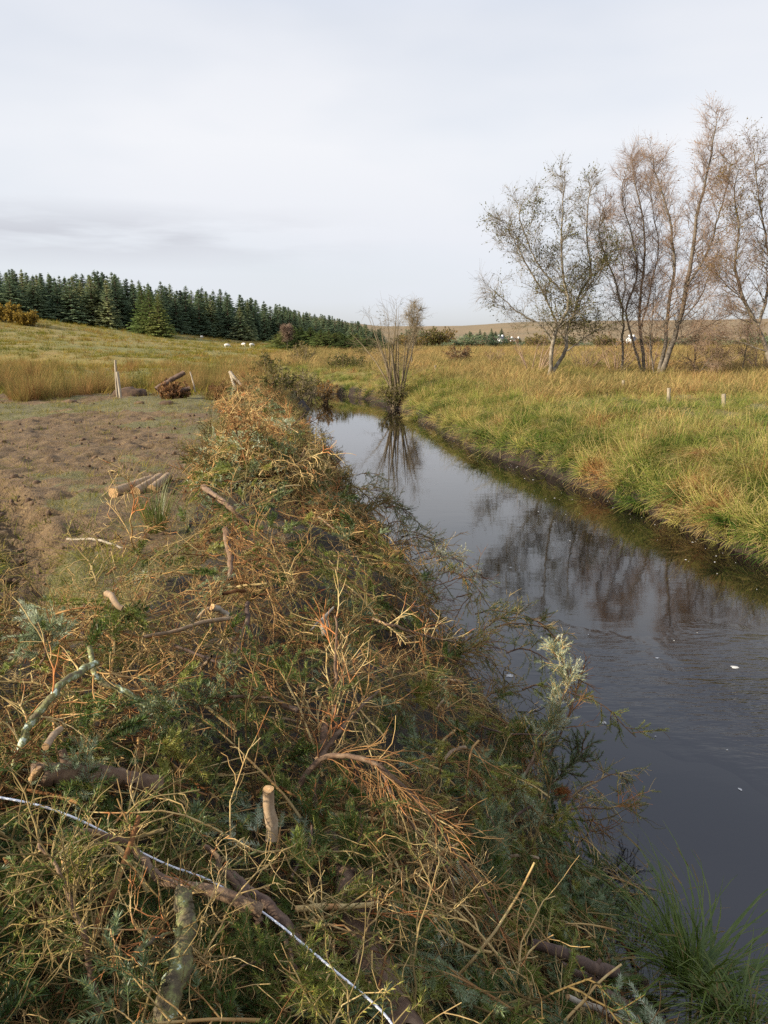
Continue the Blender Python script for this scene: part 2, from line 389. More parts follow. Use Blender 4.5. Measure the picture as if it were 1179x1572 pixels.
M['bark_dark'] = mat_bark('wet_bark', [(0, (0.035, 0.022, 0.015)), (0.5, (0.10, 0.058, 0.036)), (1, (0.19, 0.12, 0.075))], 30, use_obj=False)
M['bark_red'] = mat_bark('reddish_bark', [(0, (0.05, 0.028, 0.016)), (0.5, (0.14, 0.080, 0.042)), (1, (0.27, 0.18, 0.10))], 26, bump=.9)
M['bark_moss'] = mat_bark('mossy_bark', [(0, (0.05, 0.035, 0.02)), (0.35, (0.11, 0.085, 0.04)), (0.55, (0.19, 0.185, 0.06)), (0.64, (0.26, 0.27, 0.11)), (0.70, (0.48, 0.54, 0.40)), (1, (0.55, 0.6, 0.47))], 34, bump=.9)
M['stem_grey'] = mat_bark('lichened_birch_stem', [(0, (0.06, 0.05, 0.035)), (0.5, (0.13, 0.105, 0.075)), (1, (0.26, 0.22, 0.17))], 8)
M['cut'] = mat_bark('fresh_cut_wood', [(0, (0.36, 0.19, 0.07)), (0.5, (0.52, 0.31, 0.13)), (1, (0.64, 0.43, 0.22))], 60, bump=0.4)
_t = M['cut'].node_tree; _pb = next(n for n in _t.nodes if n.type == 'BSDF_PRINCIPLED'); _src = _pb.inputs['Base Color'].links[0].from_socket      # growth rings round the heart of the end grain
_tc = node(_t, 'ShaderNodeTexCoord'); _vm = node(_t, 'ShaderNodeVectorMath', operation='LENGTH'); lin(_t, _tc.outputs['Object'], _vm.inputs[0])
_s = tmath(_t, 'SINE', tmath(_t, 'MULTIPLY', _vm.outputs['Value'], 1100.0)); lin(_t, tmix(_t, tmath(_t, 'MULTIPLY_ADD', _s, .22, .22), _src, (0.30, 0.16, 0.06)), _pb.inputs['Base Color'])
M['pale_wood'] = mat_bark('weathered_wood', [(0, (0.17, 0.13, 0.085)), (0.5, (0.32, 0.26, 0.18)), (1, (0.46, 0.40, 0.30))], 20, (1, 1, 0.15))
M['log_bark'] = mat_bark('log_bark', [(0, (0.16, 0.10, 0.05)), (0.5, (0.30, 0.20, 0.11)), (1, (0.42, 0.32, 0.20))], 18)
M['birch_bark'] = mat_bark('birch_bark', [(0, (0.07, 0.055, 0.035)), (0.5, (0.15, 0.12, 0.08)), (0.7, (0.27, 0.23, 0.17)), (1, (0.42, 0.38, 0.31))], 5, (1, 1, 0.6), rnd=0.2)
M['birch_twig'] = mat_leafy('birch_twigs', [(0, (0.18, 0.12, 0.085)), (0.5, (0.28, 0.195, 0.14)), (1, (0.40, 0.28, 0.19))], 0.8, 0.8, 0.4, 0.0)
M['willow_twig'] = mat_leafy('willow_twigs', [(0, (0.14, 0.105, 0.065)), (1, (0.30, 0.24, 0.15))], 1.2, 0.8, 0.4, 0.0)
M['leaf_yellow'] = mat_leafy('autumn_leaves', [(0, (0.10, 0.10, 0.025)), (0.5, (0.24, 0.16, 0.045)), (1, (0.34, 0.17, 0.06))], 0.9, 1.0, 0.4, 0.35)
M['leaf_rust'] = mat_leafy('rusty_leaves', [(0, (0.12, 0.065, 0.035)), (0.5, (0.22, 0.115, 0.055)), (1, (0.32, 0.19, 0.07))], 0.9, 1.0, 0.4, 0.3)
M['leaf_olive'] = mat_leafy('olive_leaves', [(0, (0.06, 0.075, 0.02)), (0.5, (0.14, 0.13, 0.04)), (1, (0.27, 0.20, 0.07))], 1.4, 1.0, 0.4, 0.3)
M['conifer'] = mat_leafy('spruce_foliage', [(0, (0.10, 0.145, 0.085)), (0.4, (0.17, 0.23, 0.13)), (0.75, (0.24, 0.30, 0.16)), (1, (0.35, 0.36, 0.17))], 0.35, 0.7, 0.8, 0.42)
M['conifer_young'] = mat_leafy('young_spruce_foliage', [(0, (0.09, 0.13, 0.045)), (0.5, (0.15, 0.20, 0.06)), (1, (0.24, 0.25, 0.08))], 0.35, 0.7, 0.8, 0.3)
M['bracken'] = mat_leafy('bracken', [(0, (0.14, 0.09, 0.02)), (0.5, (0.28, 0.19, 0.04)), (1, (0.36, 0.25, 0.07))], 0.8, 0.8, 0.4, 0.25)
M['soil'] = mat_bark('turned_soil', [(0, (0.03, 0.017, 0.008)), (0.5, (0.10, 0.055, 0.026)), (1, (0.18, 0.11, 0.05))], 9)
M['white_wall'] = mat_plain('whitewashed_wall', (0.78, 0.77, 0.74), 0.8, 0.04)
M['slate'] = mat_plain('roof_slate', (0.12, 0.12, 0.13)); M['glass'] = mat_plain('window_glass', (0.04, 0.05, 0.06), 0.15, 0.05)
M['wool'] = mat_plain('sheep_wool', (0.68, 0.64, 0.56), 0.95, 0.1, 20); M['sheep_dark'] = mat_plain('sheep_face', (0.08, 0.07, 0.06))
M['cord'] = mat_plain('white_cord', (0.80, 0.80, 0.82), 0.5, 0.06, 80)
M['foam'] = mat_plain('foam', (0.50, 0.48, 0.43), 0.9, 0.1, 30)
M['dead_leaf'] = mat_leafy('brown_dead_needles', [(0, (0.20, 0.07, 0.02)), (1, (0.42, 0.18, 0.06))], 20, 0.9, 0.3, 0.25)

# ------------------------------------------------------------------ terrain sheet
def axis(breaks):
    out_ = []; 
    for a, b, s in breaks: out_ += list(np.arange(a, b, s))
    x = breaks[-1][1]; s = breaks[-1][2]
    while x < 4200: out_.append(x); s *= 1.09; x += s
    return np.array(out_)
xs = axis([(-7.5, 2.6, 0.055), (2.6, 9.5, 0.12), (9.5, 20, 0.3)])
xn = []; x = -7.5; s = 0.055
while x > -3200: s = min(s * 1.06, 200); x -= s; xn.append(x)
xs = np.concatenate([np.array(xn)[::-1], xs]); xs = xs[xs < 3300]
ys = axis([(0.2, 13, 0.06), (13, 24, 0.10), (24, 60, 0.25)])
yn = []; y = 0.2; s = 0.15
while y > -60: s *= 1.12; y -= s; yn.append(y)
ys = np.concatenate([np.array(yn)[::-1], ys])
X, Y = np.meshgrid(xs, ys); Z = ground(X, Y)
mb = MB(); idx = np.arange(X.size).reshape(X.shape)
mb.add(np.stack([X, Y, Z], -1), np.stack([idx[:-1, :-1], idx[:-1, 1:], idx[1:, 1:], idx[1:, :-1]], -1).reshape(-1, 4))

m, t = new_mat('ground_cover'); g = node(t, 'ShaderNodeNewGeometry'); pos = g.outputs['Position']
am = node(t, 'ShaderNodeAttribute', attribute_name='mud').outputs['Fac']; aw = node(t, 'ShaderNodeAttribute', attribute_name='bank').outputs['Fac']
ah = node(t, 'ShaderNodeAttribute', attribute_name='hill').outputs['Fac']; af = node(t, 'ShaderNodeAttribute', attribute_name='moor').outputs['Fac']
nA = tnoise(t, pos, 0.5, 6, 0.65); nB = tnoise(t, pos, 7.0, 6, 0.7); nC = tnoise(t, pos, 45.0, 3, 0.6)
turf = ramp(t, tmath(t, 'ADD', tmath(t, 'MULTIPLY', nA, 0.5), tmath(t, 'MULTIPLY', nB, 0.5)), [(0.34, (0.08, 0.055, 0.028)), (0.45, (0.12, 0.10, 0.035)), (0.55, (0.16, 0.14, 0.045)), (0.64, (0.19, 0.125, 0.06))])
mud = ramp(t, tmath(t, 'ADD', tmath(t, 'MULTIPLY', nB, 0.6), tmath(t, 'MULTIPLY', nC, 0.4)), [(0.3, (0.045, 0.026, 0.011)), (0.5, (0.15, 0.090, 0.036)), (0.7, (0.27, 0.18, 0.072))])
mf = tmath(t, 'ADD', am, tmath(t, 'MULTIPLY', tmath(t, 'SUBTRACT', nB, 0.5), 1.6), clamp=True)
c = tmix(t, tmath(t, 'MULTIPLY', tmath(t, 'GREATER_THAN', am, 0.02), tmath(t, 'MULTIPLY_ADD', tmath(t, 'SUBTRACT', mf, 0.5), 3.0, 0.6, clamp=True)), turf, mud)
hn = tnoise(t, pos, 0.06, 6, 0.68); hn2 = tnoise(t, pos, 0.9, 5, 0.7)
hill = ramp(t, tmath(t, 'ADD', tmath(t, 'MULTIPLY', hn, 0.55), tmath(t, 'MULTIPLY', hn2, 0.45)), [(0.33, (0.08, 0.085, 0.018)), (0.46, (0.17, 0.15, 0.028)), (0.58, (0.25, 0.175, 0.04)), (0.7, (0.17, 0.095, 0.035))])
c = tmix(t, ah, c, hill)
fn_ = tnoise(t, pos, 0.006, 7, 0.62); fn2 = tnoise(t, pos, 0.035, 6, 0.7, dims=(1, 2.5, 1))
moor = ramp(t, tmath(t, 'ADD', tmath(t, 'MULTIPLY', fn_, 0.5), tmath(t, 'MULTIPLY', fn2, 0.5)), [(0.34, (0.09, 0.085, 0.035)), (0.46, (0.17, 0.12, 0.052)), (0.56, (0.22, 0.145, 0.062)), (0.68, (0.25, 0.20, 0.085))])
c = tmix(t, af, c, moor)
earth = ramp(t, nB, [(0.3, (0.010, 0.006, 0.004)), (0.7, (0.042, 0.021, 0.012))])
c = tmix(t, aw, c, earth)
b = node(t, 'ShaderNodeBsdfPrincipled'); lin(t, c, b.inputs['Base Color']); b.inputs['Roughness'].default_value = 0.9
bp = node(t, 'ShaderNodeBump'); bp.inputs['Strength'].default_value = 1.0; bp.inputs['Distance'].default_value = 0.07
lin(t, tmath(t, 'ADD', nB, tmath(t, 'MULTIPLY', nC, 0.5)), bp.inputs['Height']); lin(t, bp.outputs[0], b.inputs['Normal'])
o_ = node(t, 'ShaderNodeOutputMaterial'); lin(t, b.outputs[0], o_.inputs[0]); M['ground'] = m
me = mb.mesh('ground', m)
def vattr(me, name, a):
    at = me.attributes.new(name, 'FLOAT', 'POINT'); at.data.foreach_set('value', np.asarray(a, np.float32).ravel())
S_, SIDE_ = river_sd(X, Y)
vattr(me, 'mud', mud_mask(X, Y) * (SIDE_ < 0) * sstep(2.2, 3.0, S_))
vattr(me, 'bank', 1 - sstep(0.34, 0.48, Z - 0.15 * vnoise(X * 3, Y * 3, 9)))
vattr(me, 'hill', sstep(23, 30, Y) * (1 - sstep(300, 500, Y)))
vattr(me, 'moor', sstep(220, 420, Y))
tag(obj('ground', me), kind='structure')

# ------------------------------------------------------------------ water
wx = np.concatenate([np.arange(-64, -8, 1.0), np.arange(-8, 12, 0.25)]); wy = np.concatenate([np.arange(-20, 0, 1.0), np.arange(0, 64, 0.4)])
WX, WY = np.meshgrid(wx, wy); mb = MB(); idx = np.arange(WX.size).reshape(WX.shape)
sdw, _ = river_sd(WX, WY); keep = (sdw < 1.2)
fq = np.stack([idx[:-1, :-1], idx[:-1, 1:], idx[1:, 1:], idx[1:, :-1]], -1).reshape(-1, 4); fq = fq[keep.ravel()[fq].any(1)]
mb.add(np.stack([WX, WY, WX * 0], -1), fq)
m, t = new_mat('river_water'); g = node(t, 'ShaderNodeNewGeometry'); pos = g.outputs['Position']
sp_ = node(t, 'ShaderNodeSeparateXYZ'); lin(t, pos, sp_.inputs[0]); px_, py_ = sp_.outputs[0], sp_.outputs[1]
big = tnoise(t, pos, 0.9, 4, 0.5, dims=(1, 0.55, 1))
# riffle: broken water between roughly 3 and 10 m ahead, right of the heap; glassy further up
rf = tmath(t, 'MULTIPLY', tmath(t, 'SUBTRACT', 1.0, tmath(t, 'DIVIDE', tmath(t, 'ABSOLUTE', tmath(t, 'SUBTRACT', py_, tmath(t, 'MULTIPLY_ADD', px_, -0.10, tmath(t, 'MULTIPLY_ADD', big, 2.2, 5.0)))), 2.4), clamp=True), 1.5, clamp=True)
rf = tmath(t, 'MULTIPLY', rf, tmath(t, 'MULTIPLY', tmath(t, 'SUBTRACT', tmath(t, 'ADD', px_, tmath(t, 'MULTIPLY', big, 1.6)), tmath(t, 'MULTIPLY_ADD', py_, -0.55, 6.1)), 0.7, clamp=True))
fine = tnoise(t, pos, 16.0, 4, 0.62, dims=(0.8, 1.6, 1)); mid = tnoise(t, pos, 3.2, 3, 0.5, dims=(0.7, 1.7, 1)); slow = tnoise(t, pos, 1.1, 2, 0.5, dims=(0.7, 1.5, 1))
chop = tnoise(t, pos, 8.5, 3, 0.6, dims=(0.6, 1.8, 1))
hgt = tmath(t, 'ADD', tmath(t, 'MULTIPLY', rf, tmath(t, 'ADD', tmath(t, 'MULTIPLY', chop, 0.015), tmath(t, 'MULTIPLY', mid, 0.032))), tmath(t, 'ADD', tmath(t, 'MULTIPLY', mid, 0.0007), tmath(t, 'ADD', tmath(t, 'MULTIPLY', slow, 0.0016), tmath(t, 'MULTIPLY', fine, 0.00014))))
bp = node(t, 'ShaderNodeBump'); bp.inputs['Strength'].default_value = 1.0; bp.inputs['Distance'].default_value = 1.0; lin(t, hgt, bp.inputs['Height'])
b = node(t, 'ShaderNodeBsdfPrincipled'); b.inputs['Base Color'].default_value = (0.007, 0.005, 0.004, 1); b.inputs['Roughness'].default_value = 0.02; b.inputs['IOR'].default_value = 1.55
lin(t, bp.outputs[0], b.inputs['Normal'])
o_ = node(t, 'ShaderNodeOutputMaterial'); lin(t, b.outputs[0], o_.inputs[0])
tag(obj('river_water', mb.mesh('river_water', m)), kind='structure')

# ------------------------------------------------------------------ geometry-node scatter for uncountable stuff
def scatter_obj(name, pts, rot, scl, idxs, protos, label=None):
    me = bpy.data.meshes.new(name); me.vertices.add(len(pts)); me.vertices.foreach_set('co', np.asarray(pts, np.float32).ravel())
    a = me.attributes.new('rot', 'FLOAT_VECTOR', 'POINT'); a.data.foreach_set('vector', np.asarray(rot, np.float32).ravel())
    a = me.attributes.new('scl', 'FLOAT', 'POINT'); a.data.foreach_set('value', np.asarray(scl, np.float32))
    a = me.attributes.new('idx', 'INT', 'POINT'); a.data.foreach_set('value', np.asarray(idxs, np.int32))
    for p in protos:
        for mm in p.materials:
            if mm.name not in me.materials: me.materials.append(mm)
    c = bpy.data.collections.new(name + '_source')
    for i, p in enumerate(protos):
        c.objects.link(bpy.data.objects.new('%s_source_%02d' % (name, i), p))
    ng = bpy.data.node_groups.new(name, 'GeometryNodeTree')
    ng.interface.new_socket('Geometry', in_out='INPUT', socket_type='NodeSocketGeometry'); ng.interface.new_socket('Geometry', in_out='OUTPUT', socket_type='NodeSocketGeometry')
    A = ng.nodes; gi = A.new('NodeGroupInput'); go = A.new('NodeGroupOutput'); ci = A.new('GeometryNodeCollectionInfo'); ip = A.new('GeometryNodeInstanceOnPoints')
    ci.inputs['Collection'].default_value = c; ci.inputs['Separate Children'].default_value = True; ci.inputs['Reset Children'].default_value = True
    def na(n, ty):
        q = A.new('GeometryNodeInputNamedAttribute'); q.data_type = ty; q.inputs['Name'].default_value = n; return q.outputs['Attribute']
    ng.links.new(gi.outputs[0], ip.inputs['Points']); ng.links.new(ci.outputs[0], ip.inputs['Instance']); ip.inputs['Pick Instance'].default_value = True
    ng.links.new(na('idx', 'INT'), ip.inputs['Instance Index'])
    er = A.new('FunctionNodeEulerToRotation'); ng.links.new(na('rot', 'FLOAT_VECTOR'), er.inputs[0]); ng.links.new(er.outputs[0], ip.inputs['Rotation'])
    ng.links.new(na('scl', 'FLOAT'), ip.inputs['Scale']); ng.links.new(ip.outputs[0], go.inputs[0])
    o = obj(name, me); md = o.modifiers.new('scatter', 'NODES'); md.node_group = ng
    return tag(o, label=label, kind='stuff')
def tuft(n, h, spread, w, lean=0.35, k=4, mats=None, bend=0.22, tip=None, seedheads=0.0):
    """n blades fanning from a small base"""
    r = rng; an = r.random(n) * 2 * np.pi; rad = spread * np.sqrt(r.random(n))
    O = np.stack([np.cos(an) * rad, np.sin(an) * rad, np.zeros(n) - 0.03], -1)
    a2 = an + r.normal(size=n) * 0.7; tilt = np.abs(r.normal(size=n)) * lean + rad / max(spread, 1e-3) * lean
    D = np.stack([np.cos(a2) * np.sin(tilt), np.sin(a2) * np.sin(tilt), np.cos(tilt)], -1)
    L = h * (0.45 + 0.65 * r.random(n)); 
    bb = np.stack([np.cos(a2) * bend, np.sin(a2) * bend, -np.full(n, bend * 0.6)], -1)
    P = np.zeros((n, k, 3)); P[:, 0] = O; d = D
    for i in range(1, k): d = norm(d + bb * (0.4 + 1.2 * r.random((n, 1))) * i * 0.5); P[:, i] = P[:, i - 1] + d * (L / (k - 1))[:, None]
    side = norm(np.stack([-np.sin(a2), np.cos(a2), r.normal(size=n) * 0.3], -1))
    W = (w * (0.6 + 0.8 * r.random(n)))[:, None] * np.linspace(1, 0.12, k)[None]
    mb = MB(); ribbons(mb, P, W, 0, side)
    if tip is not None:
        q = r.random(n) < tip; ribbons(mb, P[q][:, -2:], W[q][:, -2:] * 1.6 + 0.001, 1, side[q])
    return mb.mesh('tuft', mats or M['grass'])
def scatter_pts(n, x0, x1, y0, y1, fn, power=1.6):
    """candidates denser towards the camera; fn(x, y) -> acceptance 0..1"""
    u = rng.random(n); e = 1 - power
    y = (y0 ** e + u * (y1 ** e - y0 ** e)) ** (1 / e) if abs(e) > 1e-6 else y0 * (y1 / y0) ** u
    x = (x0 + (x1 - x0) * rng.random(n))
    a = fn(x, y); k = rng.random(n) < a
    return x[k], y[k]

# right bank grass
gm = [M['grass'], M['straw']]
pr = [tuft(42, 0.55, 0.10, 0.0050, 0.40, 5, gm, bend=0.28, tip=.12) for _ in range(4)] + [tuft(42, 0.38, 0.12, 0.0055, 0.6, 4, gm, bend=0.34) for _ in range(3)] + [tuft(22, 0.85, 0.10, 0.0035, 0.35, 5, gm, bend=0.2, tip=.5) for _ in range(2)]
def f_bank(x, y):
    s, sd_ = river_sd(x, y); return ((sd_ > 0) & (s > -0.25) & (ground(x, y, False) > 0.13) & (s < 16) & (x < 0.62 * y + 2.5)) * np.where(s < 3, 1.0, 0.55)
x, y = scatter_pts(60000, -9, 24, 7.0, 54, f_bank, 1.8)
z = ground(x, y); s, _ = river_sd(x, y)
n = len(x); rz = rng.random(n) * 6.28
# near the water edge the tufts hang out over it
edge = 1 - sstep(0.15, 0.9, s)
rot = np.stack([rng.normal(size=n) * 0.15, -0.95 * edge + rng.normal(size=n) * 0.15 - 0.12, rng.normal(size=n) * 0.35 - 0.15 + 0 * rz], -1)
ii = rng.integers(0, 9, n)
big = 0.6 * fbm(x * 0.35, y * 0.35, 91, 2) + 0.9 * (fbm(x * 1.3, y * 1.3, 92, 2) - 0.3)
scl = (0.55 + 0.5 * rng.random(n)) * (0.75 + 0.6 * big) * (1 + 0.012 * y) * np.where(s > 3.5, .78, 1)
scatter_obj('bank_grass', np.stack([x, y, z - 0.02], -1), rot, scl, ii, pr)

# moor grass behind the right bank
pm = [tuft(34, 0.6, 0.22, 0.010, 0.35, 4, M['moor_grass']) for _ in range(4)]
def f_moor(x, y):
    s, sd_ = river_sd(x, y); return ((sd_ > 0) & (s > 3) & (x < 0.62 * y + 3) & (x > -12)) * 1.0
x, y = scatter_pts(26000, -12, 95, 26, 170, f_moor, 1.5)
n = len(x)
scatter_obj('moor_grass', np.stack([x, y, ground(x, y) - 0.03], -1), np.stack([rng.normal(size=n) * 0.1, rng.normal(size=n) * 0.1, rng.random(n) * 6.28], -1), (0.6 + 0.6 * rng.random(n)) * (1 + 0.008 * y), rng.integers(0, 4, n), pm)
# left hillside tussocks
ph = [tuft(30, 0.42, 0.25, 0.013, 0.5, 3, M['hill_grass']) for _ in range(4)]
def f_hill(x, y):
    s, sd_ = river_sd(x, y); return (((sd_ < 0) | (y > 54)) & (s > 1.0) & (x > -0.6 * y - 5)) * (0.35 + 0.65 * (fbm(x * 0.15, y * 0.15, 15, 3) > 0.48))
x, y = scatter_pts(26000, -110, 4, 24, 190, f_hill, 1.35)
n = len(x)
scatter_obj('hill_grass', np.stack([x, y, ground(x, y) - 0.03], -1), np.stack([rng.normal(size=n) * 0.1, rng.normal(size=n) * 0.1, rng.random(n) * 6.28], -1), (0.5 + 0.6 * rng.random(n)) * (1 + 0.006 * y), rng.integers(0, 4, n), ph)
# tall brown rushes beyond the field
pf = [tuft(60, 0.95, 0.22, 0.008, 0.22, 4, M['rushes_far'], bend=0.10) for _ in range(4)]
def f_rush(x, y):
    s, sd_ = river_sd(x, y); b0 = 22.6 + 0.05 * x + 2.6 * (fbm(x * 0.8, y * 0, 3, 3) - 0.5) + 3.2 * sstep(-10.5, -12, x)
    return ((sd_ < 0) & (s > 1.5) & (y > b0)) * np.where(y < 33, 0.8, 0.25) * (fbm(x * 0.5, y * 0.5, 25, 3) > np.where(y < 33, 0.45, 0.52))
x, y = scatter_pts(9000, -26, 0, 21, 60, f_rush, 1.5)
n = len(x)
scatter_obj('field_rushes', np.stack([x, y, ground(x, y) - 0.03], -1), np.stack([rng.normal(size=n) * 0.12, rng.normal(size=n) * 0.12, rng.random(n) * 6.28], -1), (0.4 + 0.6 * rng.random(n)) * (0.7 + 0.6 * fbm(x * .5, y * .5, 27, 2)), rng.integers(0, 4, n), pf)
# short turf on the field
ps = [tuft(26, 0.10, 0.09, 0.0026, 0.7, 3, M['short_grass']) for _ in range(3)] + [tuft(22, 0.22, 0.08, 0.0024, 0.6, 4, M['short_grass']) for _ in range(2)]
def f_turf(x, y):
    s, sd_ = river_sd(x, y); return ((sd_ < 0) & (s > 2.3) & (x > -0.56 * y - 2)) * (0.95 - 0.76 * mud_mask(x, y)) * (0.35 + 0.65 * sstep(.40, .55, fbm(x * 1.8, y * 1.3, 133, 3)))
x, y = scatter_pts(60000, -16, 0.5, 1.5, 24, f_turf, 1.5)
n = len(x)
scatter_obj('field_turf', np.stack([x, y, ground(x, y) - 0.01], -1), np.stack([rng.normal(size=n) * 0.2, rng.normal(size=n) * 0.2, rng.random(n) * 6.28], -1), (0.5 + 0.7 * rng.random(n)) * (1 + 0.03 * y), rng.choice(5, n, p=[.27, .27, .27, .1, .09]), ps)
# soil crumbs on the mud
def clod(seed):
    mb = MB(); r = np.random.default_rng(seed); u = np.linspace(0, np.pi, 5); v = np.linspace(0, 2 * np.pi, 7)[:-1]
    V = [(math.sin(a) * math.cos(b_), math.sin(a) * math.sin(b_), math.cos(a)) for a in u for b_ in v]
    V = np.array(V) * (0.85 + 0.3 * r.random((len(V), 1))) * (1, 0.8, 0.5); f = [(i * 6 + j, i * 6 + (j + 1) % 6, (i + 1) * 6 + (j + 1) % 6, (i + 1) * 6 + j) for i in range(4) for j in range(6)]
    mb.add(V, f); return mb.mesh('clod', M['soil'], smooth=False)
pc = [clod(i) for i in range(4)]
def f_clod(x, y): return (river_sd(x, y)[1] < 0) * mud_mask(x, y) * sstep(0.35, 0.6, fbm(x * 1.3, y * 1.3, 55, 3))
x, y = scatter_pts(9000, -16, -1.5, 3.5, 26, f_clod, 1.3); n = len(x)
scatter_obj('soil_crumbs', np.stack([x, y, ground(x, y)], -1), rng.random((n, 3)) * 6, 0.012 + 0.05 * rng.random(n) ** 3, rng.integers(0, 4, n), pc)

# ------------------------------------------------------------------ building things with parts, geometry given in world space
class Thing:
    def __init__(s, name, label, cat, base, group=None):
        s.base = np.asarray(base, float); s.e = thing(name, label, cat, tuple(s.base), group=group)
    def part(s, name, mb, mats, parent=None, label=None, smooth=True):
        if not mb.v: return None
        mb.v[0] = mb.v[0]; mb.v = [v - s.base for v in mb.v]
        o = obj(name, mb.mesh(name, mats, smooth), parent or s.e)
        if label: o['label'] = label
        return o
def disc(mb, c, nrm, r, mi=0, k=14, bulge=0.03, wob=0.06):
    nrm = np.asarray(nrm, float) / np.linalg.norm(nrm); a = np.cross(nrm, [0.3, 0.2, 1.0]); a /= np.linalg.norm(a); b_ = np.cross(nrm, a)
    an = np.arange(k) * 2 * np.pi / k; rr = r * (1 + wob * rng.normal(size=k))
    V = [c + nrm * 0.002 + rr[i] * (a * math.cos(an[i]) + b_ * math.sin(an[i])) for i in range(k)] + [c + nrm * (0.003 + bulge * r)]
    V2 = [c - nrm * r * 0.3 + 0.97 * rr[i] * (a * math.cos(an[i]) + b_ * math.sin(an[i])) for i in range(k)]
    mb.add(V + V2, [(i, (i + 1) % k, k) for i in range(k)], mi)
    mb.add(V[:k] + V2, [(i + k, (i + 1) % k + k, (i + 1) % k, i) for i in range(k)], mi)

# ------------------------------------------------------------------ spruce plantation on the left
def conifer_mesh(H, width, dens, mat, seed, bare=0.03):
    r = np.random.default_rng(seed); mb = MB()
    hs = np.arange(bare * H, H * 0.985, 0.028 * H) ; O = []; D = []; Ln = []
    for h in hs:
        f = 1 - h / H; nb = int(6 + 5 * f); a0 = r.random() * 6.28
        for j in range(nb):
            a = a0 + j * 6.283 / nb + r.normal() * 0.25
            O.append((0, 0, h + r.normal() * 0.012 * H)); el = 0.75 - 0.95 * f ** 0.6 + r.normal() * 0.12
            D.append((math.cos(a) * math.cos(el), math.sin(a) * math.cos(el), math.sin(el)))
            Ln.append(width * (f ** 0.9 + 0.01) * (0.62 + 0.55 * r.random()))
    O = np.array(O); D = np.array(D); Ln = np.array(Ln)
    P = grow(O, D, Ln, 5, 0.06, (0, 0, 0.02), r)
    tubes(mb, P, taper(len(P), 5, 0.012 * H * 0.3, 0.004), 3, 1)
    pos, tan, pi_, tt = sample(P, dens, 0.12, 1.05, r)
    az = np.cross(tan, [0, 0, 1.0]); sgn = np.where(r.random(len(pos)) < 0.5, -1, 1)[:, None]
    A = norm(tan * 0.7 + norm(az) * sgn * (0.2 + 0.8 * r.random((len(pos), 1))) + np.array([0, 0, -0.35]) + r.normal(size=(len(pos), 3)) * 0.2)
    sz = H * 0.030 * (0.6 + 0.8 * r.random((len(pos), 1))) * (0.32 + 0.85 * (1 - pos[:, 2:3] / H))
    B = norm(np.cross(A, r.normal(size=A.shape))) * sz * 0.30
    quads(mb, pos, A * sz, B, 0)
    # leader
    q = 14; zc = H * (0.93 + 0.075 * r.random(q)); a = r.random(q) * 6.28
    A = np.stack([np.cos(a) * 0.5, np.sin(a) * 0.5, np.full(q, 0.8)], -1) * H * 0.016
    quads(mb, np.stack([zc * 0, zc * 0, zc], -1), A, norm(np.cross(A, r.normal(size=A.shape))) * H * 0.004, 0)
    crown = mb.mesh('crown', [mat, M['bark_dark']], smooth=False)
    mb = MB(); tubes(mb, np.array([[0, 0, -0.3], [0, 0, H * 0.4], [0, 0, H * 0.99]]), np.array([H * 0.016, H * 0.01, 0.01]), 6)
    return crown, mb.mesh('trunk', M['bark_dark'])
old_sp = [conifer_mesh(10, w, 15, M['conifer'], 100 + i, b_) for i, (w, b_) in enumerate([(1.9, .02), (2.2, .04), (1.7, .03), (2.4, .02), (1.6, .05), (2.0, .08)])]
yng_sp = [conifer_mesh(10, w, 13, M['conifer_young'], 200 + i, .01) for i, w in enumerate([2.4, 2.0, 2.7])]
def seed_word(d, seg): return ('tall, ' if d < 5 else ('middling, ' if d < 11 else 'short, ')) + seg
def put_conifer(kind, px, y, top_px, label, group, z=None, sc=1.0):
    x = (px - CX) / F * y * (1 / (cp)) if False else at_depth(px, HZ, y)[0]
    g0 = float(ground(x, y)) if z is None else z
    H = max(2.0, at_depth(px, top_px, y)[2] - g0)
    cr, tr = (old_sp if kind == 'old' else yng_sp)[rng.integers(0, 6 if kind == 'old' else 3)]
    wid = (1.65 + 0.6 * rng.random()) * (sc if sc != 1.0 else 1.0)
    if group == GP:
        seg = ['at the left edge above the bracken bushes', 'between the left edge and the broken fence post', 'above the broken fence post', 'left of the paler spruces', 'behind the paler spruces', 'right of the paler spruces', 'above the three pale sticks', 'left of the bare grey tree', 'behind the bare grey tree'][int(np.clip((px + 40) / 56, 0, 8))]
        label = label.replace('LOC', seed_word(top_px - tl(px), seg)).replace('of the left wood, ', ', ').replace('in the left wood', 'in the wood').replace(' ,', ',')
    if label.startswith('small distant spruce'):
        label = '%s distant spruce of the tapering plantation, %s' % ('tall' if top_px - tl(px) < -0.5 else ('middling' if top_px - tl(px) < 1.5 else 'short'), ['behind the bare grey tree', 'just right of the bare grey tree', 'above the young spruces', 'midway to the willow', 'nearing the willow', 'last before the willow'][int(np.clip((px - 425) / 27, 0, 5))])
    e = thing('spruce_tree', label, 'spruce tree', (x, y, g0 - 0.1), (rng.normal() * 0.015, rng.normal() * 0.015, rng.random() * 6.28), group, (H / 10 * wid * max(1, 9 / H * 0.9) if H < 9 else H / 10 * wid, H / 10 * wid if H >= 9 else H / 10 * wid * max(1, 9 / H * 0.9), H / 10))
    obj('crown', cr, e); obj('trunk', tr, e)
tl = lambda p: np.interp(p, [-40, 0, 60, 120, 175, 210, 235, 300, 350, 400, 430, 460, 500, 550, 580], [408, 409, 416, 420, 413, 428, 432, 438, 446, 458, 468, 478, 484, 494, 506])
GP = 'dark spruces of the plantation on the left hill'
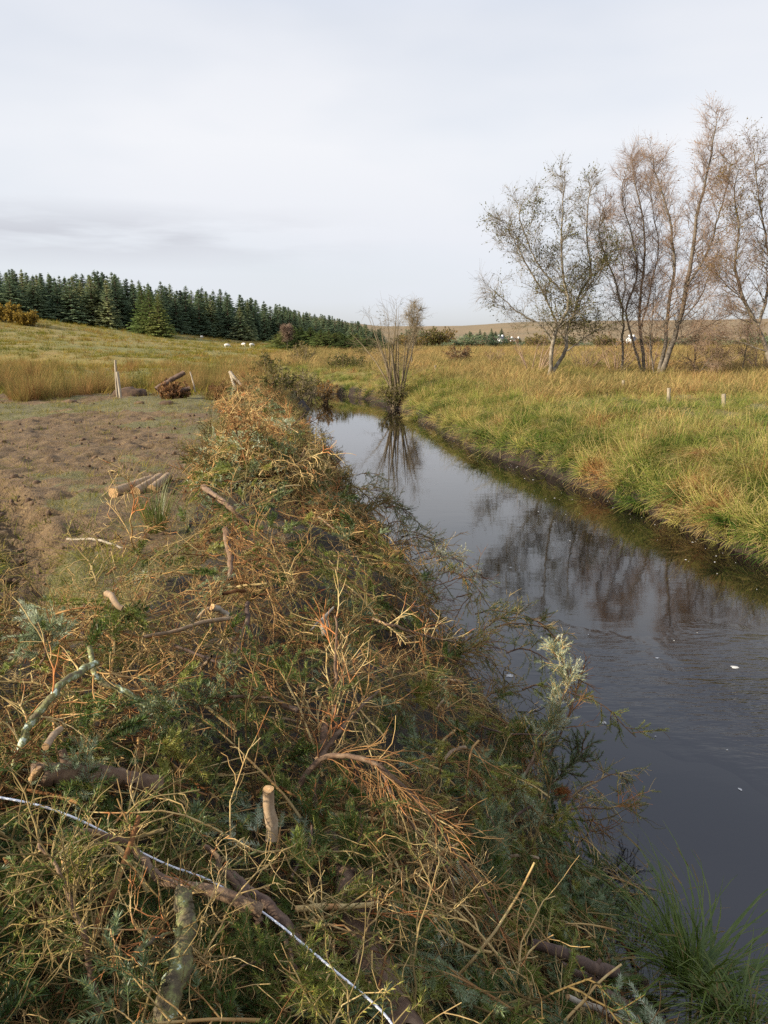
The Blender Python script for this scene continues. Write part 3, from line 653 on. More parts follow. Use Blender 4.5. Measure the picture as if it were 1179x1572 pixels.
for row, (dy, n0, drop) in enumerate([(0, 38, 7), (6, 42, 0), (14, 38, 2), (24, 32, 4)]):
    for i in range(n0):
        p = -38 + (470 + 38) * (i + rng.random() * 0.9) / n0
        yb = np.interp(p, [-40, 170, 250, 430, 470], [140, 146, 160, 185, 190]) + dy + rng.normal() * 2
        lab = ['dark spruce in the front rank of the left wood, LOC', 'dark spruce in the second rank of the left wood, LOC', 'spruce deep in the left wood, LOC', 'rearmost spruce of the left wood, LOC'][row]
        put_conifer('old', p, yb, tl(p) + drop - 2 + abs(rng.normal()) * 6, lab, GP)
for i in range(70):       # ranks running away towards the middle of the picture
    p = 425 + 160 * (i + rng.random()) / 70
    yb = 210 + 90 * rng.random(); put_conifer('old', p, yb, tl(p) - 2 + abs(rng.normal()) * 4, 'small distant spruce where the plantation tapers down to the river', 'distant spruces at the tapering end of the plantation')
for i in range(30):
    p = 435 + 145 * (i + rng.random()) / 30
    yb = 118 + 12 * rng.random(); put_conifer('young', p, yb, np.interp(p, [430, 480, 520, 580], [497, 500, 505, 516]) + abs(rng.normal()) * 8, '%s young green spruce %s' % (['slim', 'broad', 'pale'][i % 3], ['beside the bare grey tree', 'right of the bare grey tree', 'at the wood foot left of the bend', 'at the wood foot above the bend', 'nearest the willow'][min(4, i // 6)]), 'young spruces by the river bend')
for p, yb, tp in ((232, 138, 445), (246, 136, 452), (222, 140, 438)):
    put_conifer('young', p, yb, tp, 'paler green spruce standing forward of the dark wood edge', 'paler spruces at the wood edge')
for i in range(46):       # clumps beyond on the moor
    p, yb, tp = [(625 + 60 * rng.random(), 330 + 60 * rng.random(), 517), (700 + 80 * rng.random(), 620 + 60 * rng.random(), 508), (600 + 110 * rng.random(), 240 + 40 * rng.random(), 524), (700 + 70 * rng.random(), 330 + 40 * rng.random(), 530)][i % 4]
    put_conifer('old' if i % 4 != 2 else 'young', p, yb, tp + rng.normal() * 4 - (3 if i % 4 == 1 and p > 735 else 0), ['distant spruce on the valley floor beyond the river bush', 'far spruce in the clump below the moor skyline', 'small spruce in the low belt right of the river bush', 'far spruce in the belt by the white cottage'][i % 4], ['distant spruces on the valley floor', 'far spruces below the skyline', 'low spruces right of the river bush', 'far spruces by the cottage'][i % 4], sc=1.35)

# ------------------------------------------------------------------ broadleaved trees
def tree_from_stems(name, label, cat, stems, radii, depth, l1=16, l1len=(1.0, 2.3), bark='birch_bark', twig='birch_twig', leaves=(('leaf_yellow', 0.5),), group=None, up=0.06, t0=0.3, l2=7, l3=6, seed=1, base_z=None, lean=0.0, leafsz=0.045, dy=0.8, tw=0.0046):
    r = np.random.default_rng(seed); trunk = MB(); crown = MB(); 
    base = at_depth(*stems[0][0], depth); base[2] = ground(base[0], base[1]) - 0.1 if base_z is None else base_z
    mats = [M[twig]] + [M[l[0]] for l in leaves]
    for si, (st, rad) in enumerate(zip(stems, radii)):
        rad = rad * 0.75
        pts = np.array([at_depth(p[0], p[1], depth) for p in st]); off = r.normal() * dy
        pts[:, 1] += np.linspace(0, 1, len(pts)) * off
        pts[0, 2] = min(pts[0, 2], pts[0, 2]) 
        if si == 0 or st[0][1] > 570: pts[0, 2] -= 0.15
        k = 22; P = smooth_path(pts, k); P[1:-1] += r.normal(size=(k - 2, 3)) * 0.02
        L = np.linalg.norm(np.diff(P, axis=0), axis=1).sum()
        tubes(trunk, P, np.linspace(1, 0, k) ** 0.8 * (rad - 0.012) + 0.012, 7)
        n1 = max(5, int(l1 * 1.35 * L / 9)); pos, tan, pi_, t_ = sample(P[None], n1, t0 if st[0][1] > 560 else 0.12, 1.0, r)
        D = splay(tan, 0.75 + 0.3 * r.random(n1), r); D[:, 0] += lean
        ln = (l1len[0] + (l1len[1] - l1len[0]) * r.random(n1)) * (1.1 - 0.65 * t_)
        P1 = grow(pos, D, ln, 7, 0.11, (0.0, 0, up), r); tubes(trunk, P1, taper(n1, 7, np.minimum(0.028, rad * 0.35) * (1.1 - 0.7 * t_), 0.006), 4)
        pos, tan, pi_, t_ = sample(P1, l2, 0.15, 1.0, r); D = splay(tan, 0.55 + 0.35 * r.random(len(pos)), r)
        P2 = grow(pos, D, ln[pi_] * (0.62 - 0.25 * t_) * (0.7 + 0.6 * r.random(len(pos))), 6, 0.16, (0.01, 0, up * 0.8), r); tubes(crown, P2, taper(len(P2), 6, 0.0085, tw * 0.8), 3)
        pos, tan, pi2, t_ = sample(P2, l3, 0.1, 1.0, r); D = splay(tan, 0.5 + 0.4 * r.random(len(pos)), r)
        P3 = grow(pos, D, 0.25 + 0.5 * r.random(len(pos)), 4, 0.20, (0.02, 0, up * 0.5), r); tubes(crown, P3, taper(len(P3), 4, tw * 0.8, tw * 0.4), 3)
        for li, (lm, dens) in enumerate(leaves):
            n3 = len(P3); cl_ = vnoise(P3[:, 0, 0] * 1.1 + li * 9, P3[:, 0, 2] * 1.1 + P3[:, 0, 1], seed) ; sel = np.where(r.random(n3) < dens * np.clip((cl_ - 0.25) * 2.4, 0.05, 1.6))[0]
            c_, tn, _, _ = sample(P3[sel], 3, 0.3, 1.0, r)
            A = norm(tn + r.normal(size=tn.shape) * 0.8) * leafsz * (0.6 + 0.7 * r.random((len(tn), 1))); B = norm(np.cross(A, r.normal(size=A.shape))) * np.linalg.norm(A, axis=1, keepdims=True) * 0.42
            quads(crown, c_, A, B, 1 + li)
    T = Thing(name, label, cat, base, group)
    T.part('trunk', trunk, M[bark]); T.part('crown', crown, mats, smooth=False)
    return T
tree_from_stems('birch_tree', 'pale-barked forked tree with thin olive leaves, leftmost of the row across the river', 'birch tree',
    [[(843, 579), (845, 562), (847, 524), (856, 500), (870, 473), (868, 450), (860, 415), (858, 368), (860, 317), (862, 271)],
     [(843, 579), (854, 563), (870, 539), (872, 508), (885, 481), (895, 446), (914, 419), (907, 368), (911, 306), (918, 274)],
     [(847, 524), (830, 499), (800, 482), (770, 458), (752, 440)], [(856, 500), (838, 458), (808, 406), (788, 368), (774, 338)], [(868, 450), (835, 420), (812, 380), (796, 330), (806, 304)],
     [(885, 481), (905, 440), (930, 400), (938, 350)], [(870, 539), (900, 520), (925, 505), (950, 500)]],
    [.15, .14, .06, .07, .06, .05, .045], 38, l1=30, l1len=(0.9, 2.1), twig='willow_twig', leaves=(('leaf_olive', 0.7),), seed=5, t0=.25, l3=6, leafsz=0.06)
tree_from_stems('birch_tree', 'slender bare tree leaning left between the forked tree and the tall birches', 'birch tree',
    [[(954, 583), (955, 524), (953, 473), (938, 422), (922, 384), (915, 350), (925, 312)], [(953, 473), (965, 430), (957, 368), (950, 320)]], [.085, .05], 40, l1=28, l1len=(0.7, 1.8), bark='stem_grey', leaves=(('leaf_rust', 0.35),), seed=9, t0=.2)
tree_from_stems('birch_tree', 'bare rounded-topped birch with thin grey twigs beside the tallest birch', 'birch tree',
    [[(989, 584), (985, 524), (981, 492), (985, 438), (990, 383), (985, 325), (973, 278), (969, 234)], [(988, 584), (970, 524), (958, 477), (972, 422), (962, 368), (945, 310), (952, 262)], [(985, 500), (1000, 440), (1012, 380), (1004, 320), (1000, 270)]],
    [.12, .09, .06], 41, l1=26, l1len=(0.8, 2.0), bark='stem_grey', leaves=(('leaf_rust', 0.10),), seed=12, t0=.25, up=.1, l3=7)
tree_from_stems('birch_tree', 'tallest birch of the row, many-stemmed and reddish with a pointed top', 'birch tree',
    [[(1010, 580), (1027, 543), (1043, 496), (1055, 438), (1066, 383), (1072, 329), (1086, 278), (1096, 228), (1106, 172)],
     [(1008, 580), (1022, 531), (1027, 485), (1039, 422), (1039, 368), (1031, 313), (1018, 267), (1014, 230)],
     [(1012, 582), (1031, 531), (1062, 512), (1094, 498), (1129, 480)], [(1006, 582), (1000, 530), (1004, 480), (1012, 430)], [(1055, 438), (1085, 390), (1100, 340), (1115, 290), (1122, 240)], [(1043, 496), (1075, 460), (1095, 420), (1110, 380)]],
    [.19, .14, .07, .06, .08, .05], 38.5, l1=32, l1len=(0.9, 2.0), bark='stem_grey', leaves=(('leaf_rust', 0.16), ('leaf_yellow', 0.18)), seed=21, t0=.2, up=.09, l3=7)
tree_from_stems('birch_tree', 'pale birch leaning left at the right edge with yellow-brown leaves', 'birch tree',
    [[(1196, 592), (1179, 541), (1164, 500), (1144, 461), (1134, 430), (1132, 399), (1138, 345), (1130, 298), (1140, 255)], [(1164, 500), (1186, 440), (1192, 380), (1184, 290), (1182, 205)], [(1179, 541), (1150, 530), (1122, 520), (1100, 514)], [(1144, 461), (1118, 440), (1098, 412)], [(1186, 440), (1210, 380), (1220, 300), (1216, 230)]],
    [.15, .10, .05, .045, .08], 37, l1=34, l1len=(0.9, 2.2), leaves=(('leaf_yellow', 0.38),), seed=33, t0=.25, l3=7, leafsz=0.055)
tree_from_stems('sapling', 'thin dark upright sapling between the tall birch and the leaning birch', 'sapling', [[(1138, 582), (1139, 545), (1140, 505), (1141, 470)]], [.05], 39.5, l1=40, l1len=(0.3, 0.7), bark='stem_grey', leaves=(('leaf_olive', 0.35),), seed=41, t0=.25, up=-.02)
tree_from_stems('sapling', 'low dark sprawling sapling in the shade right of the tall birch', 'sapling', [[(1066, 582), (1068, 550), (1071, 510)], [(1066, 580), (1080, 555), (1095, 535)]], [.06, .03], 39, l1=50, l1len=(0.5, 1.2), bark='stem_grey', leaves=(('leaf_olive', 0.5),), seed=43, t0=.15, up=-.03)
tree_from_stems('birch_tree', 'small pale birch rising behind the river bush', 'birch tree', [[(632, 553), (634, 520), (640, 492), (638, 466)], [(634, 520), (628, 495), (630, 478)]], [.06, .04], 52, l1=30, l1len=(0.35, 0.8), twig='willow_twig', leaves=(('leaf_olive', 0.08),), seed=47, t0=.35, tw=.008)
tree_from_stems('bare_tree', 'small leafless grey tree standing against the dark spruce wood', 'tree', [[(441, 530), (442, 515), (443, 503)], [(441, 518), (437, 505)]], [.10, .05], 120, l1=120, l1len=(0.5, 1.1), bark='birch_bark', leaves=(), seed=49, t0=.35, tw=.02, l2=5, l3=4)

def bush(name, label, cat, px, base_px, depth, h, w, nst=14, twig='willow_twig', leaf='leaf_olive', dens=0.5, seed=1, group=None, leafsz=0.05, l2=6, l3=5, tw=0.005, up=0.02, z=None):
    r = np.random.default_rng(seed); b0 = at_depth(px, base_px, depth); b0[2] = max(float(ground(b0[0], b0[1])), 0.02) - 0.08 if z is None else z
    n = nst; a = r.random(n) * 6.28; tl_ = np.sqrt(r.random(n)) * math.atan2(w, h) * 1.15
    D = np.stack([np.cos(a) * np.sin(tl_), np.sin(a) * np.sin(tl_), np.cos(tl_)], -1)
    O = b0 + np.stack([np.cos(a), np.sin(a), a * 0], -1) * 0.12 * w
    P = grow(O, D, h * (0.7 + 0.35 * r.random(n)), 9, 0.06, (0, 0, up), r); st = MB(); tubes(st, P, taper(n, 9, 0.012 + 0.010 * h, 0.004), 4)
    cr = MB(); pos, tan, pi_, t_ = sample(P, l2 + 2, 0.15, 1.0, r)
    P2 = grow(pos, splay(tan, 0.5 + 0.4 * r.random(len(pos)), r), h * 0.34 * (1.1 - 0.6 * t_) * (0.6 + 0.6 * r.random(len(pos))), 5, 0.14, (0, 0, up), r); tubes(cr, P2, taper(len(P2), 5, tw * 1.3, tw * 0.7), 3)
    pos, tan, pi_, t_ = sample(P2, l3, 0.15, 1.0, r); P3 = grow(pos, splay(tan, 0.6, r), h * 0.10 * (0.5 + r.random(len(pos))), 3, 0.2, (0, 0, 0), r); tubes(cr, P3, taper(len(P3), 3, tw, tw * 0.5), 3)
    sel = r.random(len(P3)) < dens; c_, tn, _, _ = sample(P3[sel], 3, 0.3, 1.0, r)
    A = norm(tn + r.normal(size=tn.shape) * 0.8) * leafsz * (0.6 + 0.7 * r.random((len(tn), 1))); quads(cr, c_, A, norm(np.cross(A, r.normal(size=A.shape))) * np.linalg.norm(A, axis=1, keepdims=True) * 0.42, 1)
    T = Thing(name, label, cat, b0, group); T.part('stems', st, M[twig]); T.part('foliage', cr, [M[twig], M[leaf]], smooth=False); return T
bush('willow_bush', 'bare many-stemmed willow bush at the water edge in midstream view', 'bush', 611, 612, 36.8, 4.4, 1.5, 16, dens=.05, seed=3, l2=7, l3=7, tw=.0036, up=.02)
bush('willow_bush', 'tangle of brown leaves and twigs around the foot of the bare willow', 'bush', 604, 612, 36.2, 1.2, .6, 22, dens=.6, seed=4, leaf='leaf_olive', leafsz=.06)
bush('shrub', 'small round rusty shrub in the grass right of the bare willow', 'shrub', 704, 560, 62, 1.5, 1.1, 18, dens=.6, seed=6, leaf='leaf_rust', leafsz=.08, tw=.012)
for i, (px, bp_, d, h, w, lf, dn, lab) in enumerate([
    (820, 570, 44, 3.0, 2.0, 'leaf_rust', .5, 'rusty brown thicket at the foot of the forked pale tree'), (945, 575, 42, 2.5, 1.8, 'leaf_rust', .6, 'reddish thicket under the slender leaning tree'),
    (900, 575, 44, 2.0, 1.8, 'leaf_yellow', .3, 'low tawny scrub between the forked tree and the birches'), (1000, 578, 43, 2.6, 1.5, 'leaf_rust', .6, 'brown scrub under the tall birch'),
    (1100, 578, 46, 2.2, 2.0, 'leaf_olive', .5, 'olive scrub right of the tall birch'), (1165, 575, 42, 2.0, 1.6, 'leaf_rust', .4, 'brown scrub at the right edge below the leaning birch'), (760, 560, 60, 1.3, 1.3, 'leaf_rust', .4, 'low brown scrub left of the forked tree')]):
    bush('scrub_bush', lab, 'scrub', px, bp_, d, h * .85, w, 10, 'birch_twig', lf, dn * .5, 60 + i, leafsz=.05, tw=.005)
for i, (px, bp_, d, h, w, lf, dn, lab) in enumerate([
    (398, 612, 27, 1.1, 1.0, 'leaf_olive', .9, 'low olive shrub where the brash heap meets the rushes'), (425, 600, 31, 1.5, 1.0, 'leaf_olive', .7, 'brown-green shrub behind the far end of the heap'),
    (452, 600, 34, 1.9, 1.2, 'leaf_rust', .6, 'low brown shrub beside the river bend'), (480, 588, 44.5, 2.2, 1.2, 'leaf_olive', .5, 'twiggy shrub overhanging the far river bend'),
    (500, 612, 40, 1.6, 0.9, 'leaf_rust', .5, 'leaning bare shrub dipping into the water at the bend'), (465, 560, 60, 2.4, 1.6, 'leaf_olive', .9, 'rounded green shrub in front of the plantation'),
    (413, 575, 40, 1.6, 1.0, 'leaf_olive', .9, 'upright green shrub left of the river bend'), (525, 590, 52, 1.6, 1.4, 'leaf_olive', .7, 'brown-green shrub on the outer bank of the bend'),
    (548, 585, 54, 1.4, 1.3, 'leaf_rust', .6, 'tawny shrub on the outer bank left of the willow'), (560, 560, 75, 1.8, 2.0, 'leaf_olive', .8, 'low green shrub before the young spruces'), (437, 570, 46, 1.8, 1.3, 'leaf_rust', .7, 'yellow-brown shrub behind the green shrubs at the bend')]):
    bush('shrub', lab, 'shrub', px, bp_, d, h * .72, w * .9, 15, 'willow_twig', 'leaf_olive' if i in (2, 8) else ('leaf_yellow' if lf == 'leaf_rust' else lf), dn * .8, 80 + i, leafsz=.07, tw=.006)
for i, (px, d, h, w, lab) in enumerate([(10, 118, 2.6, 3.0, 'orange bracken bush at the left edge below the spruces'), (42, 116, 2.1, 2.6, 'second orange bracken bush in front of the spruces')]):
    bush('bracken_bush', lab, 'bush', px, 490, d, h, w, 26, 'willow_twig', 'bracken', 1.0, 120 + i, leafsz=.24, tw=.02, l2=7, l3=5)

# ------------------------------------------------------------------ brash heap
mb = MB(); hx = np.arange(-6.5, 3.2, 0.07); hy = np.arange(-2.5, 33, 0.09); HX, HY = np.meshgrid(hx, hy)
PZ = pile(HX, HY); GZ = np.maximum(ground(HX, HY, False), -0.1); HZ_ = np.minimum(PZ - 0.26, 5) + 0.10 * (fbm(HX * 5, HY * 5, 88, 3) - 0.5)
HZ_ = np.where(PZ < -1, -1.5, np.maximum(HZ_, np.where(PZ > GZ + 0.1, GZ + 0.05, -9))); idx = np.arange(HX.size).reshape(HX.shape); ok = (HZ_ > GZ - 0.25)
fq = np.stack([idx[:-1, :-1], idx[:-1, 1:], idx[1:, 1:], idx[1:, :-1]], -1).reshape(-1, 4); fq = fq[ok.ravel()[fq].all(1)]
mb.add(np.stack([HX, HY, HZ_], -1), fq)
M['litter'] = mat_bark('shaded_gap_litter', [(0, (0.008, 0.006, 0.003)), (0.45, (0.028, 0.020, 0.009)), (0.7, (0.07, 0.045, 0.018)), (1, (0.16, 0.10, 0.04))], 45, bump=1.0)  # brown litter coloured near-black, so shade in the gaps between branches is painted in
tag(obj('brash_litter', mb.mesh('brash_litter', M['litter'])), 'packed needle litter and twigs inside the brash heap, darkened for shaded gaps', kind='stuff')

def shoots(L, nside, nsub, seed, droop, ang=0.95, flat=0.75, wob=0.07, sub_len=(0.07, 0.13), side_len=0.34):
    r = np.random.default_rng(seed)
    P0 = grow([[0, 0, 0]], [[1, 0, 0.12]], [L], 12, wob * 0.6, (0, 0, droop), r)
    pos, tan, _, t_ = sample(P0, nside, 0.12, 1.0, r)
    ref = np.array([0, 0, 1.0]) * np.where(np.arange(nside) % 2, 1, -1)[:, None] + r.normal(size=(nside, 3)) * (1 - flat)
    P1 = grow(pos, splay(tan, ang * (0.75 + 0.4 * r.random(nside)), ref=ref), side_len * (1.15 - 0.8 * t_) * (0.7 + 0.5 * r.random(nside)), 7, wob, (0.03, 0, droop), r)
    pos, tan, pi_, t2 = sample(P1, nsub, 0.15, 1.0, r); m_ = len(pos)
    ref = np.array([0, 0, 1.0]) * np.where(np.arange(m_) % 2, 1, -1)[:, None] + r.normal(size=(m_, 3)) * (1 - flat)
    P2 = grow(pos, splay(tan, 0.8, ref=ref), sub_len[0] + (sub_len[1] - sub_len[0]) * r.random(m_), 5, wob, (0.02, 0, droop), r)
    return P0, P1, P2
def spray(P, per, ln, w, r, mb, mi=0, t0=0.0):
    pos, tan, _, t_ = sample(P, per, t0, 1.02, r)
    D = splay(tan, 0.95 - 0.45 * t_[:] ** 4, r); D[:, 2] += 0.12
    needles(mb, pos, norm(D), ln * (0.75 + 0.4 * r.random(len(pos))), w, mi)
def bough(seed, near=True, L=0.62, silver=False):
    r = np.random.default_rng(seed); P0, P1, P2 = shoots(L, 9, 3, seed, -0.03, flat=0.8, wob=0.06, side_len=0.36, sub_len=(.07, .15))
    w = MB(); tubes(w, P0, taper(1, 12, 0.007, 0.002), 5); tubes(w, P1, taper(len(P1), 7, 0.0032, 0.0014), 3); tubes(w, P2, taper(len(P2), 5, 0.0018, 0.0012), 3)
    nb = MB(); ln = 0.021 if silver else 0.018
    if near: spray(P1, 80, ln * 1.3, 0.0019, r, nb, 0, 0.55); spray(P2[:, 1:], 74, ln * 1.3, 0.0019, r, nb); spray(P0, 130, ln * 1.2, 0.0017, r, nb, 0, 0.7)
    else: spray(P1, 20, ln * 1.8, 0.0048, r, nb, 0, 0.15); spray(P2, 13, ln * 1.8, 0.0048, r, nb)
    return w, nb
def tangle(seed, L=0.8, near=True, curl=0.2, green=False):
    r = np.random.default_rng(seed); P0, P1, P2 = shoots(L, 10, 5, seed, -0.02, 0.9, 0.35, curl, (0.08, 0.26), 0.5)
    k = (0.68 + 0.11 * (seed % 5)) if near else 2.0; w = MB(); tubes(w, P0, taper(1, 12, 0.0070 * k, 0.0028 * k), 5); tubes(w, P1, taper(len(P1), 7, 0.0040 * k, 0.0019 * k), 4); tubes(w, P2, taper(len(P2), 5, 0.0023 * k, 0.0013 * k), 3)
    nb = MB()
    if green:
        q = P2[r.random(len(P2)) < 0.5]; spray(q, 40 if near else 10, 0.018 if near else 0.028, 0.0016 if near else 0.0042, r, nb)
    return w, nb
def merge(parts):
    mb = MB(); mats = []
    for i, (p, m_) in enumerate(parts):
        mats.append(m_)
        for v, f in [(np.concatenate(p.v), None)]:
            off = mb.n; mb.v.append(v)
            for a in p.f3: mb.f3.append(a + off); mb.m3.append(np.full(len(a), i))
            for a in p.f4: mb.f4.append(a + off); mb.m4.append(np.full(len(a), i))
            mb.n += len(v)
    return mb, mats
def surf_rot(x, y, tilt=0.35, up=0.0):
    """random heading lying on the heap, in euler angles"""
    e = 0.12; n = len(x); tp = lambda a, b_: np.maximum(ground(a, b_, False), pile(a, b_))
    gx = (tp(x + e, y) - tp(x - e, y)) / (2 * e); gy = (tp(x, y + e) - tp(x, y - e)) / (2 * e); gx = np.clip(gx, -1.3, 1.3); gy = np.clip(gy, -1.3, 1.3)
    Nn = norm(np.stack([-gx, -gy, np.ones(n)], -1) + rng.normal(size=(n, 3)) * tilt); a = rng.random(n) * 6.28
    Tn = np.stack([np.cos(a), np.sin(a), rng.normal(size=n) * 0.15 + up], -1); Tn = norm(Tn - Nn * (Tn * Nn).sum(1, keepdims=True) * (0.85)); Bn = norm(np.cross(Nn, Tn)); Nn = np.cross(Tn, Bn)
    out_ = np.zeros((n, 3))
    for i in range(n):
        out_[i] = Matrix((Tn[i], Bn[i], Nn[i])).transposed().to_euler('XYZ')
    return out_
# proportions of dry tan twigs / mossy twigs / green boughs / silvery boughs over the heap
blobs = [(60, 1050, .6, (.2, .3, .38, .12)), (30, 960, .6, (.15, .35, .42, .08)), (270, 1150, .45, (.3, .2, .4, .10)), (90, 1320, .4, (.25, .35, .38, .02)), (430, 720, 1.8, (.35, .2, .27, .18)), (360, 680, 1.6, (.3, .2, .25, .25)),
    (590, 1000, .35, (.3, .2, .5, 0)), (640, 1130, .4, (.25, .2, .5, .05)), (800, 1300, .5, (.10, .08, .5, .95)), (850, 1120, .4, (.1, .1, .5, .9)), (740, 1430, .5, (.2, .12, .6, .4)), (720, 1250, .4, (.2, .1, .5, .5)), (560, 810, .8, (.35, .2, .4, .05)),
    (450, 1000, .9, (1.9, .5, .04, 0)), (300, 950, .8, (1.5, .5, .06, 0)), (430, 850, 1.3, (1.3, .6, .25, .04)), (600, 920, .8, (1, .5, .2, .02)), (430, 1120, .45, (1.2, .3, .1, 0)), (690, 980, .5, (.55, .3, .12, .03)), (200, 1450, .5, (.4, .5, .1, 0)), (230, 1520, .4, (.4, .5, .1, 0)), (440, 1230, .5, (.55, .2, .25, 0)), (690, 1330, .4, (.6, .1, .25, .05)), (420, 640, 5, (.55, .2, .15, .1)), (450, 880, .9, (.5, .4, .08, .02)), (480, 1450, .5, (.25, .15, .5, .1))]
BC = [(hit(a, b_, 0)[:2], r_, p_) for a, b_, r_, p_ in blobs]
def kinds(x, y):
    W = np.tile(np.array([.48, .20, .28, .04]) * 0.35, (len(x), 1))
    for c_, r_, p_ in BC: W += np.exp(-((x - c_[0]) ** 2 + (y - c_[1]) ** 2) / (r_ * r_))[:, None] * np.array(p_)
    W = W / W.sum(1, keepdims=True); u = rng.random(len(x)); return (u[:, None] > np.cumsum(W, 1)).sum(1).clip(0, 3)
def f_heap(x, y):
    return (pile(x, y) > np.maximum(ground(x, y, False), 0) - 0.12) * (0.40 + 0.60 * sstep(.40, .54, fbm(x * 2.3, y * 2.3, 171, 3)))
nearP = []; farP = []
for k_ in range(5):
    w, n_ = tangle(300 + k_, 0.8 + 0.1 * k_, True, 0.14 + 0.05 * k_); nearP.append(((w, M['twig']),))
for k_ in range(4):
    w, n_ = tangle(320 + k_, 0.9, True, 0.12 + 0.04 * k_, True); nearP.append(((w, M['twig_green']), (n_, M['needle_green'])))
for k_ in range(4):
    w, n_ = bough(340 + k_); nearP.append(((w, M['twig']), (n_, M['needle_green'])))
for k_ in range(3):
    w, n_ = bough(360 + k_, silver=True, L=0.5); nearP.append(((w, M['twig']), (n_, M['needle_silver'])))
for k_ in range(3):
    w, n_ = tangle(400 + k_, 0.9, False, 0.2); farP.append(((w, M['twig']),))
for k_ in range(2):
    w, n_ = tangle(410 + k_, 0.9, False, 0.16, True); farP.append(((w, M['twig_green']), (n_, M['needle_green'])))
for k_ in range(2):
    w, n_ = bough(420 + k_, False); farP.append(((w, M['twig']), (n_, M['needle_green'])))
for k_ in range(2):
    w, n_ = bough(430 + k_, False, silver=True); farP.append(((w, M['twig']), (n_, M['needle_silver'])))
rngs_near = [(0, 5), (5, 9), (9, 13), (13, 16)]; rngs_far = [(0, 3), (3, 5), (5, 7), (7, 9)]
def to_mesh(pr_): b_, mm = merge(pr_); return b_.mesh('brash', mm)
nearM = [to_mesh(p) for p in nearP]; farM = [to_mesh(p) for p in farP]
def heap_stuff(name, n, y0, y1, meshes, rg, lift, sc, power, label, tilt=0.35):
    x, y = scatter_pts(n, -6.5, 3.2, y0, y1, f_heap, power); kd = kinds(x, y); ii = np.array([rng.integers(*rg[k]) for k in kd])
    s_ = sc[0] + (sc[1] - sc[0]) * rng.random(len(x)); s_ = np.where((kd >= 2) & (name != 'fine_twig_litter'), .55 + .45 * rng.random(len(x)), s_)
    z = np.maximum(pile(x, y), ground(x, y, False)) + lift[0] + (lift[1] - lift[0]) * rng.random(len(x))
    rot = surf_rot(x, y, tilt)
    off = np.stack([np.cos(rot[:, 2]), np.sin(rot[:, 2]), 0 * x], -1) * (-0.30) * s_[:, None]
    o = scatter_obj(name, np.stack([x, y, z], -1) + off, rot, s_, ii, meshes, label)
    return len(x)
print('near', heap_stuff('brash_tangle', 3900, 0.7, 8.5, nearM, rngs_near, (-0.34, 0.02), (0.35, 0.85), 1.3, 'dense tangle of small cut spruce twigs filling the heap'))
print('far', heap_stuff('brash_far_tangle', 7500, 8, 31, farM, rngs_far, (-0.2, 0.04), (0.4, 0.8), 1.5, 'tangle of cut spruce twigs along the far part of the heap'))
print('curl', heap_stuff('fine_twig_litter', 2300, 0.9, 12, nearM, [(2, 9), (0, 9), (0, 9), (5, 9)], (-0.10, 0.05), (0.22, 0.5), 1.3, 'fine curly dead twigs matted over the heap'))
def sprig(seed, silver):
    r = np.random.default_rng(seed); P = grow([[0, 0, 0]], [[1, 0, .25]], [.13], 6, .06, (0, 0, .03), r); P1 = grow(P[0, [2, 2, 3]], [[.7, .7, .1], [.7, -.7, .1], [.8, .5, .2]], [.07, .075, .05], 5, .06, (0, 0, .03), r)
    w = MB(); tubes(w, P, taper(1, 6, .0024, .0014), 4); tubes(w, P1, taper(3, 5, .0016, .001), 3); nb = MB(); spray(P, 120, .021, .0017, r, nb, 0, .25); spray(P1, 75, .019, .0017, r, nb); return to_mesh(((w, M['twig']), (nb, M['needle_silver' if silver else 'needle_green'])))
sprM = [sprig(600 + i, i >= 3) for i in range(6)]
x, y = scatter_pts(9000, -5, 3.2, 0.9, 16, f_heap, 1.5); kd = kinds(x, y); q = kd >= 2; x, y, kd = x[q], y[q], kd[q]; n = len(x); print('sprigs', n)
scatter_obj('spruce_sprig_litter', np.stack([x, y, np.maximum(pile(x, y), ground(x, y, False)) + .01 + .09 * rng.random(n)], -1), surf_rot(x, y, .5, .35), (.7 + .7 * rng.random(n)) * (1 + .05 * y), np.where(kd == 2, rng.integers(0, 3, n), rng.integers(3, 6, n)), sprM, 'small green and silvery spruce sprigs strewn over the heap')
# low litter of loose brash and grass at the field side of the heap
def f_edge(x, y):
    s, sd_ = river_sd(x, y); return ((sd_ < 0) & (s > 2.7)) * (1 - sstep(2.7, 3.2, s)) * sstep(0.42, 0.6, fbm(x, y, 123, 3))
x, y = scatter_pts(900, -7, 0, 2.2, 18, f_edge, 1.4); kd = kinds(x, y); n = len(x)
scatter_obj('loose_brash', np.stack([x, y, ground(x, y) + 0.03], -1), surf_rot(x, y, 0.15), 0.3 + 0.4 * rng.random(n), np.array([rng.integers(*rngs_near[k]) for k in kd]), nearM, 'thin scatter of loose twigs beside the heap')

